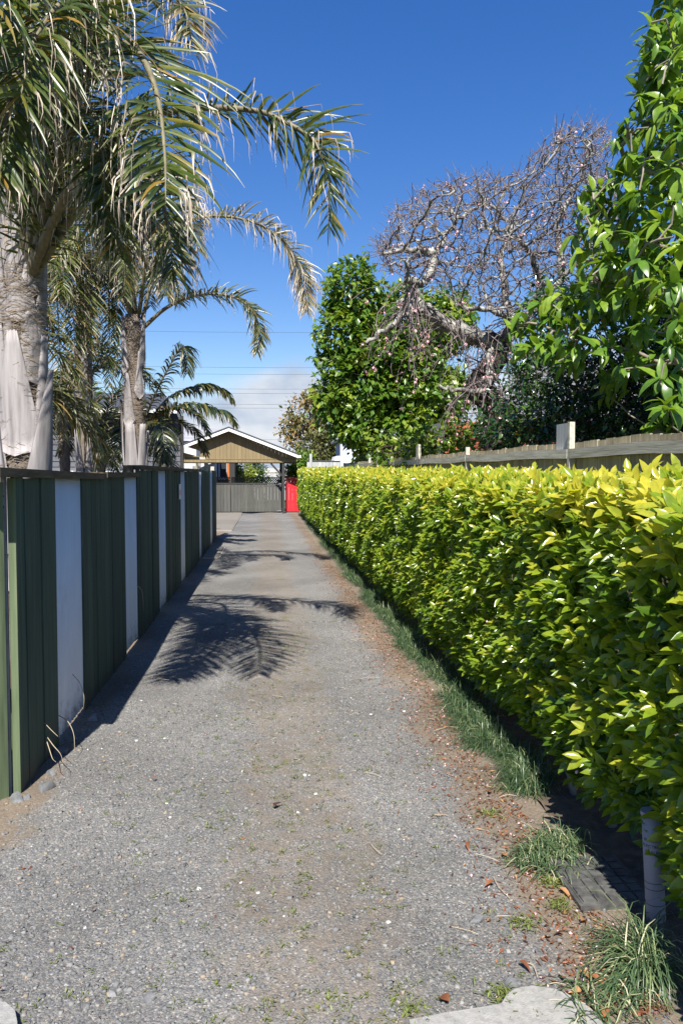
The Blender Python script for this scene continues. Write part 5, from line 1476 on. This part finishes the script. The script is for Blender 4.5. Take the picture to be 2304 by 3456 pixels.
for i, (q, lab) in enumerate(big_l):
    g_ = G(*q)
    Vp, Fp = fp[i % 3]
    ti = 0.9 if 'yellow' in lab or 'tan' in lab or 'pale' in lab else (0.15 if 'dark' in lab else random.uniform(0.45, 0.75))
    me = raw_mesh('fallen_leaf', Vp, Fp, M['fallen'], {'tint': np.full(len(Vp), ti)}, True)
    o = bpy.data.objects.new('fallen_leaf', me); C.objects.link(o)
    o.location = (g_[0], g_[1], relief(g_[0], g_[1]) + 0.022); o.rotation_euler = (random.uniform(-.3, .3), random.uniform(-.4, .4), random.uniform(0, 6.28))
    s_ = random.uniform(0.7, 1.05); o.scale = (s_,) * 3
    tag(o, lab, 'leaf', 'fallen leaves on the ground')
# twigs and straws
tw = MB()
for i in range(60):
    if i < 50: g_ = margin(1, 2.3, 12, 0.3)[0]
    else: g_ = arr(random.uniform(-1.1, 0.9), random.uniform(2.4, 7), 0.008)
    a = random.uniform(0, 6.28); L = random.uniform(0.04, 0.16)
    e = g_ + arr(math.cos(a) * L, math.sin(a) * L, random.uniform(0, 0.012)); md = (g_ + e) / 2 + arr(random.uniform(-.02, .02), random.uniform(-.02, .02), 0.006)
    tw.tube(spline([g_, md, e], 5), 0.0014, 4, False)
o = tw.obj('dry_twigs', M['straw']); tag(o, 'thin dry twigs and straws lying on the gravel', 'twigs', kind='stuff')
# weeds
def weed_patch(n, y0, y1):
    y = y0 + (y1 - y0) * rng.random(n) ** 1.4
    x = np.where(rng.random(n) < 0.7, rng.normal(0.1, 0.35, n), rng.uniform(-1.25, 1.2, n))
    c = np.stack([x, y, relief(x, y) + 0.004], 1)
    per = 9
    pos = np.repeat(c, per, 0) + rng.normal(0, 0.012, (n * per, 3)) * arr(1, 1, 0)
    d = unit(n * per); d[:, 2] = np.abs(d[:, 2]) * 0.7 + 0.15
    return pos, frames(pos, d, np.tile(arr(0.02, 0.01, 1), (n * per, 1)), rng.uniform(0.5, 1.2, n * per))
cl = rng.normal(0, 1, 1)
pos, m = weed_patch(620, 2.3, 9.5)
wp = [leaf_proto(0.02, 0.007, 0.3, 0.6, 2), leaf_proto(0.028, 0.004, 0.3, 0.7, 2)]
V, F, T = baked(wp, rng.integers(0, 2, len(pos)), m, rng.random(len(pos)))
o = mesh_obj('drive_weeds', V, F, M['weed'], None, {'tint': T}); tag(o, 'tiny green weeds in the crown of the gravel drive', 'weeds', kind='stuff')
wl = [((1130, 3400), 'spreading low weed at the bottom middle of the drive'), ((1690, 3365), 'green weed at the corner of the concrete'), ((1762, 3120), 'low green weed on the margin left of the black lid'),
      ((1885, 3060), 'grassy weed against the edge of the black lid'), ((1860, 2985), 'clover like weed above the black lid'), ((1385, 3420), 'small weed at the bottom edge left of the concrete'), ((1650, 2750), 'small grass weed on the brown margin')]
for q, lab in wl:
    g_ = G(*q); w_ = thing('weed', lab, 'weed', (g_[0], g_[1], relief(g_[0], g_[1])), 'weeds near the concrete and margin')
    n = 110
    ps = np.repeat((g_ + arr(0, 0, 0.006))[None], n, 0) + rng.normal(0, 0.028, (n, 3)) * arr(1, 0.9, 0)
    d = unit(n); d[:, 2] = np.abs(d[:, 2]) * 0.8 + 0.2
    mm = frames(ps, d, np.tile(arr(0.02, 0.01, 1), (n, 1)), rng.uniform(0.8, 1.6, n))
    V, F, T = baked(wp, rng.integers(0, 2, n), mm, rng.random(n))
    mesh_obj('leaves', V, F, M['weed'], w_, {'tint': T}, kind='stuff')

# mondo grass border
def blades(centres, per, L0, L1, w, spread, rows=5):
    n = len(centres) * per
    b = np.repeat(centres, per, 0) + rng.normal(0, spread, (n, 3)) * arr(1, 1, 0)
    a = rng.uniform(0, 6.283, n); el = rng.uniform(0.35, 1.3, n)
    lean = arr(-0.3, -0.08, 0)
    D = nrm(np.stack([np.cos(a) * np.cos(el), np.sin(a) * np.cos(el), np.sin(el)], 1) + lean)
    L = rng.uniform(L0, L1, n); V = np.zeros((n, rows, 2, 3)); pos = b.copy()
    wd = nrm(np.cross(D, arr(0, 0, 1)))
    g = rng.uniform(0.7, 1.5, n)
    for q in range(rows):
        u = q / (rows - 1); ww = w * (1 - 0.85 * u ** 2)
        V[:, q, 0] = pos - wd * ww / 2; V[:, q, 1] = pos + wd * ww / 2
        pos = pos + D * (L / (rows - 1))[:, None]
        D = nrm(D + arr(0, 0, -1) * (g * (0.4 + 1.3 * u))[:, None])
        pos[:, 2] = np.maximum(pos[:, 2], 0.012)
    f = np.array([(q * 2, q * 2 + 1, q * 2 + 3, q * 2 + 2) for q in range(rows - 1)])
    F = (f[None] + (np.arange(n) * rows * 2)[:, None, None]).reshape(-1, 4)
    ti = np.clip(rng.beta(2, 2.2, n), 0, 0.9); ti[rng.random(n) < 0.03] = 1.0
    return V.reshape(-1, 3), F, np.repeat(ti, rows * 2)
def gedge(y): return 1.43 + 0.006 * (y - 4) + 0.03 * np.sin(2.3 * y)
cs = []
y = 4.05
while y < 12: cs.append((gedge(y) + random.uniform(-0.05, 0.1), y, 0.0)); y += random.uniform(0.05, 0.13)
A = blades(np.array(cs), 230, 0.13, 0.24, 0.0048, 0.05)
cs = []
while y < 32.5: cs.append((gedge(y) + random.uniform(-0.05, 0.1), y, 0.0)); y += random.uniform(0.06, 0.14)
B = blades(np.array(cs), 75, 0.16, 0.26, 0.009, 0.06)
o = mesh_obj('mondo_grass', np.vstack([A[0], B[0]]), np.vstack([A[1], B[1] + len(A[0])]), M['grass_blade'], None, {'tint': np.concatenate([A[2], B[2]])})
tag(o, 'dark green mondo grass border along the foot of the hedge', 'grass border', kind='stuff')
for q, lab, n, L in (((1835, 2900), 'round sunlit tuft of mondo grass above the black lid', 300, (0.13, 0.23)), ((1905, 2860), 'shaded tuft of mondo grass under the hedge behind the round tuft', 200, (0.13, 0.23)),
                     ((2190, 3265), 'large long bladed grass tuft beside the grey pipe', 430, (0.18, 0.34)), ((2060, 3400), 'thin sprawling grass tuft right of the concrete', 130, (0.10, 0.2))):
    g_ = G(*q); t_ = thing('grass_tuft', lab, 'grass tuft', (g_[0], g_[1], 0), 'grass tufts near the black lid')
    cc = np.array([g_ + arr(random.gauss(0, 0.05), random.gauss(0, 0.06), 0.0) for _ in range(10)])
    V, F, T = blades(cc, n // 10, *L, 0.0048, 0.02, 6)
    mesh_obj('blades', V, F, M['grass_blade'], t_, {'tint': np.clip(T + 0.12, 0, 1)}, kind='stuff')

# black lid of the ground box
lid = thing('ground_box', 'black ribbed plastic meter box lid set in the soil', 'box', (1.36, 3.07, 0))
MB().box(1.215, 1.53, 2.88, 3.27, -0.03, 0.016).obj('frame', M['black_plastic'], lid)
MB().box(1.228, 1.517, 2.893, 3.257, 0.0162, 0.019).obj('lid', M['black_plastic'], lid)
gl = MB()
for i in range(5):
    for j in range(6):
        gl.box(1.235 + i * 0.0565, 1.235 + i * 0.0565 + 0.046, 2.9 + j * 0.0595, 2.9 + j * 0.0595 + 0.049, 0.0192, 0.026)
gl.obj('ribs', M['black_plastic'], lid)

# marker pipe with print
pb = arr(*G(2212, 3105)); pr_ = 0.036
pipe = thing('marker_pipe', 'grey plastic marker pipe standing at the hedge foot', 'pipe', (pb[0], pb[1], 0))
lean = arr(-0.055, 0.02, 1.0)
ptop = pb + lean * 0.42
pv = MB(); pv.tube([pb + lean * -0.05, pb + lean * 0.05, pb + lean * 0.2, ptop], pr_, 28)
pv.obj('shaft', M['pvc'], pipe, smooth=True)
MB().tube([ptop - lean * 0.012, ptop + lean * 0.004], pr_ + 0.003, 28).obj('cap', M['pvc'], pipe, smooth=False)
for z in (0.07, 0.13, 0.155):
    MB().tube([pb + lean * z, pb + lean * (z + 0.0025)], pr_ + 0.0006, 28, False).obj('ring_mark', M['ink'], pipe)
def print_on(txt, zc, size):
    cu = bpy.data.curves.new('print', 'FONT'); cu.body = txt; cu.size = size; cu.align_x = 'CENTER'; cu.fill_mode = 'FRONT'
    o = bpy.data.objects.new('print', cu); C.objects.link(o)
    bpy.context.view_layer.update()
    me = bpy.data.meshes.new_from_object(o.evaluated_get(bpy.context.evaluated_depsgraph_get()))
    V = np.array([v.co[:] for v in me.vertices]); F = [tuple(p.vertices) for p in me.polygons]
    bpy.data.objects.remove(o); bpy.data.curves.remove(cu); bpy.data.meshes.remove(me)
    a0 = math.atan2(-pb[0] - 0.0, -pb[1]) + 0.15
    rr = pr_ + 0.001
    an = a0 - V[:, 0] / rr
    W = np.stack([np.sin(an) * rr, np.cos(an) * rr, np.zeros(len(V))], 1) + pb + (zc + V[:, 1])[:, None] * lean
    mesh_obj('printed_word', W, F, M['ink'], pipe)
for i, w in enumerate(('BURIED', 'ELECTRIC', 'CABLE')):
    print_on(w, 0.315 - i * 0.022, 0.0165)

# dry grass stalks poking out from the fence
def stalk(lab, pts):
    t_ = thing('dry_stalk', lab, 'grass stalk', (*P(*pts[0]),), 'dry grass stalks through the fence')
    sp_ = spline([P(*q) for q in pts], 12)
    mesh_obj('blade', *tube(sp_, np.linspace(0.0028, 0.001, 12), 5), M['straw'], t_, smooth=True)
stalk('long arching dry stalk over the first white panel', [(200, 2415, 4.95), (230, 2435, 4.85), (250, 2480, 4.8), (252, 2540, 4.75)])
stalk('dry stalk arching at the second white panel', [(462, 1975, 7.9), (478, 1992, 7.8), (484, 2030, 7.8), (484, 2062, 7.8)])
stalk('arching dry stalk low on the first white panel', [(245, 2275, 5.2), (270, 2305, 5.15), (284, 2350, 5.1), (282, 2395, 5.1)])
stalk('bent dry stalk hanging before the first green boards', [(155, 2480, 4.6), (180, 2515, 4.5), (205, 2545, 4.45), (214, 2575, 4.4)])
stalk('short pale blade sticking out from the first green boards', [(152, 2440, 4.6), (170, 2460, 4.5), (196, 2485, 4.45)])
stalk('thin stalk drooping to the ground by the first green boards', [(155, 2490, 4.6), (168, 2530, 4.5), (178, 2560, 4.45), (190, 2572, 4.4)])
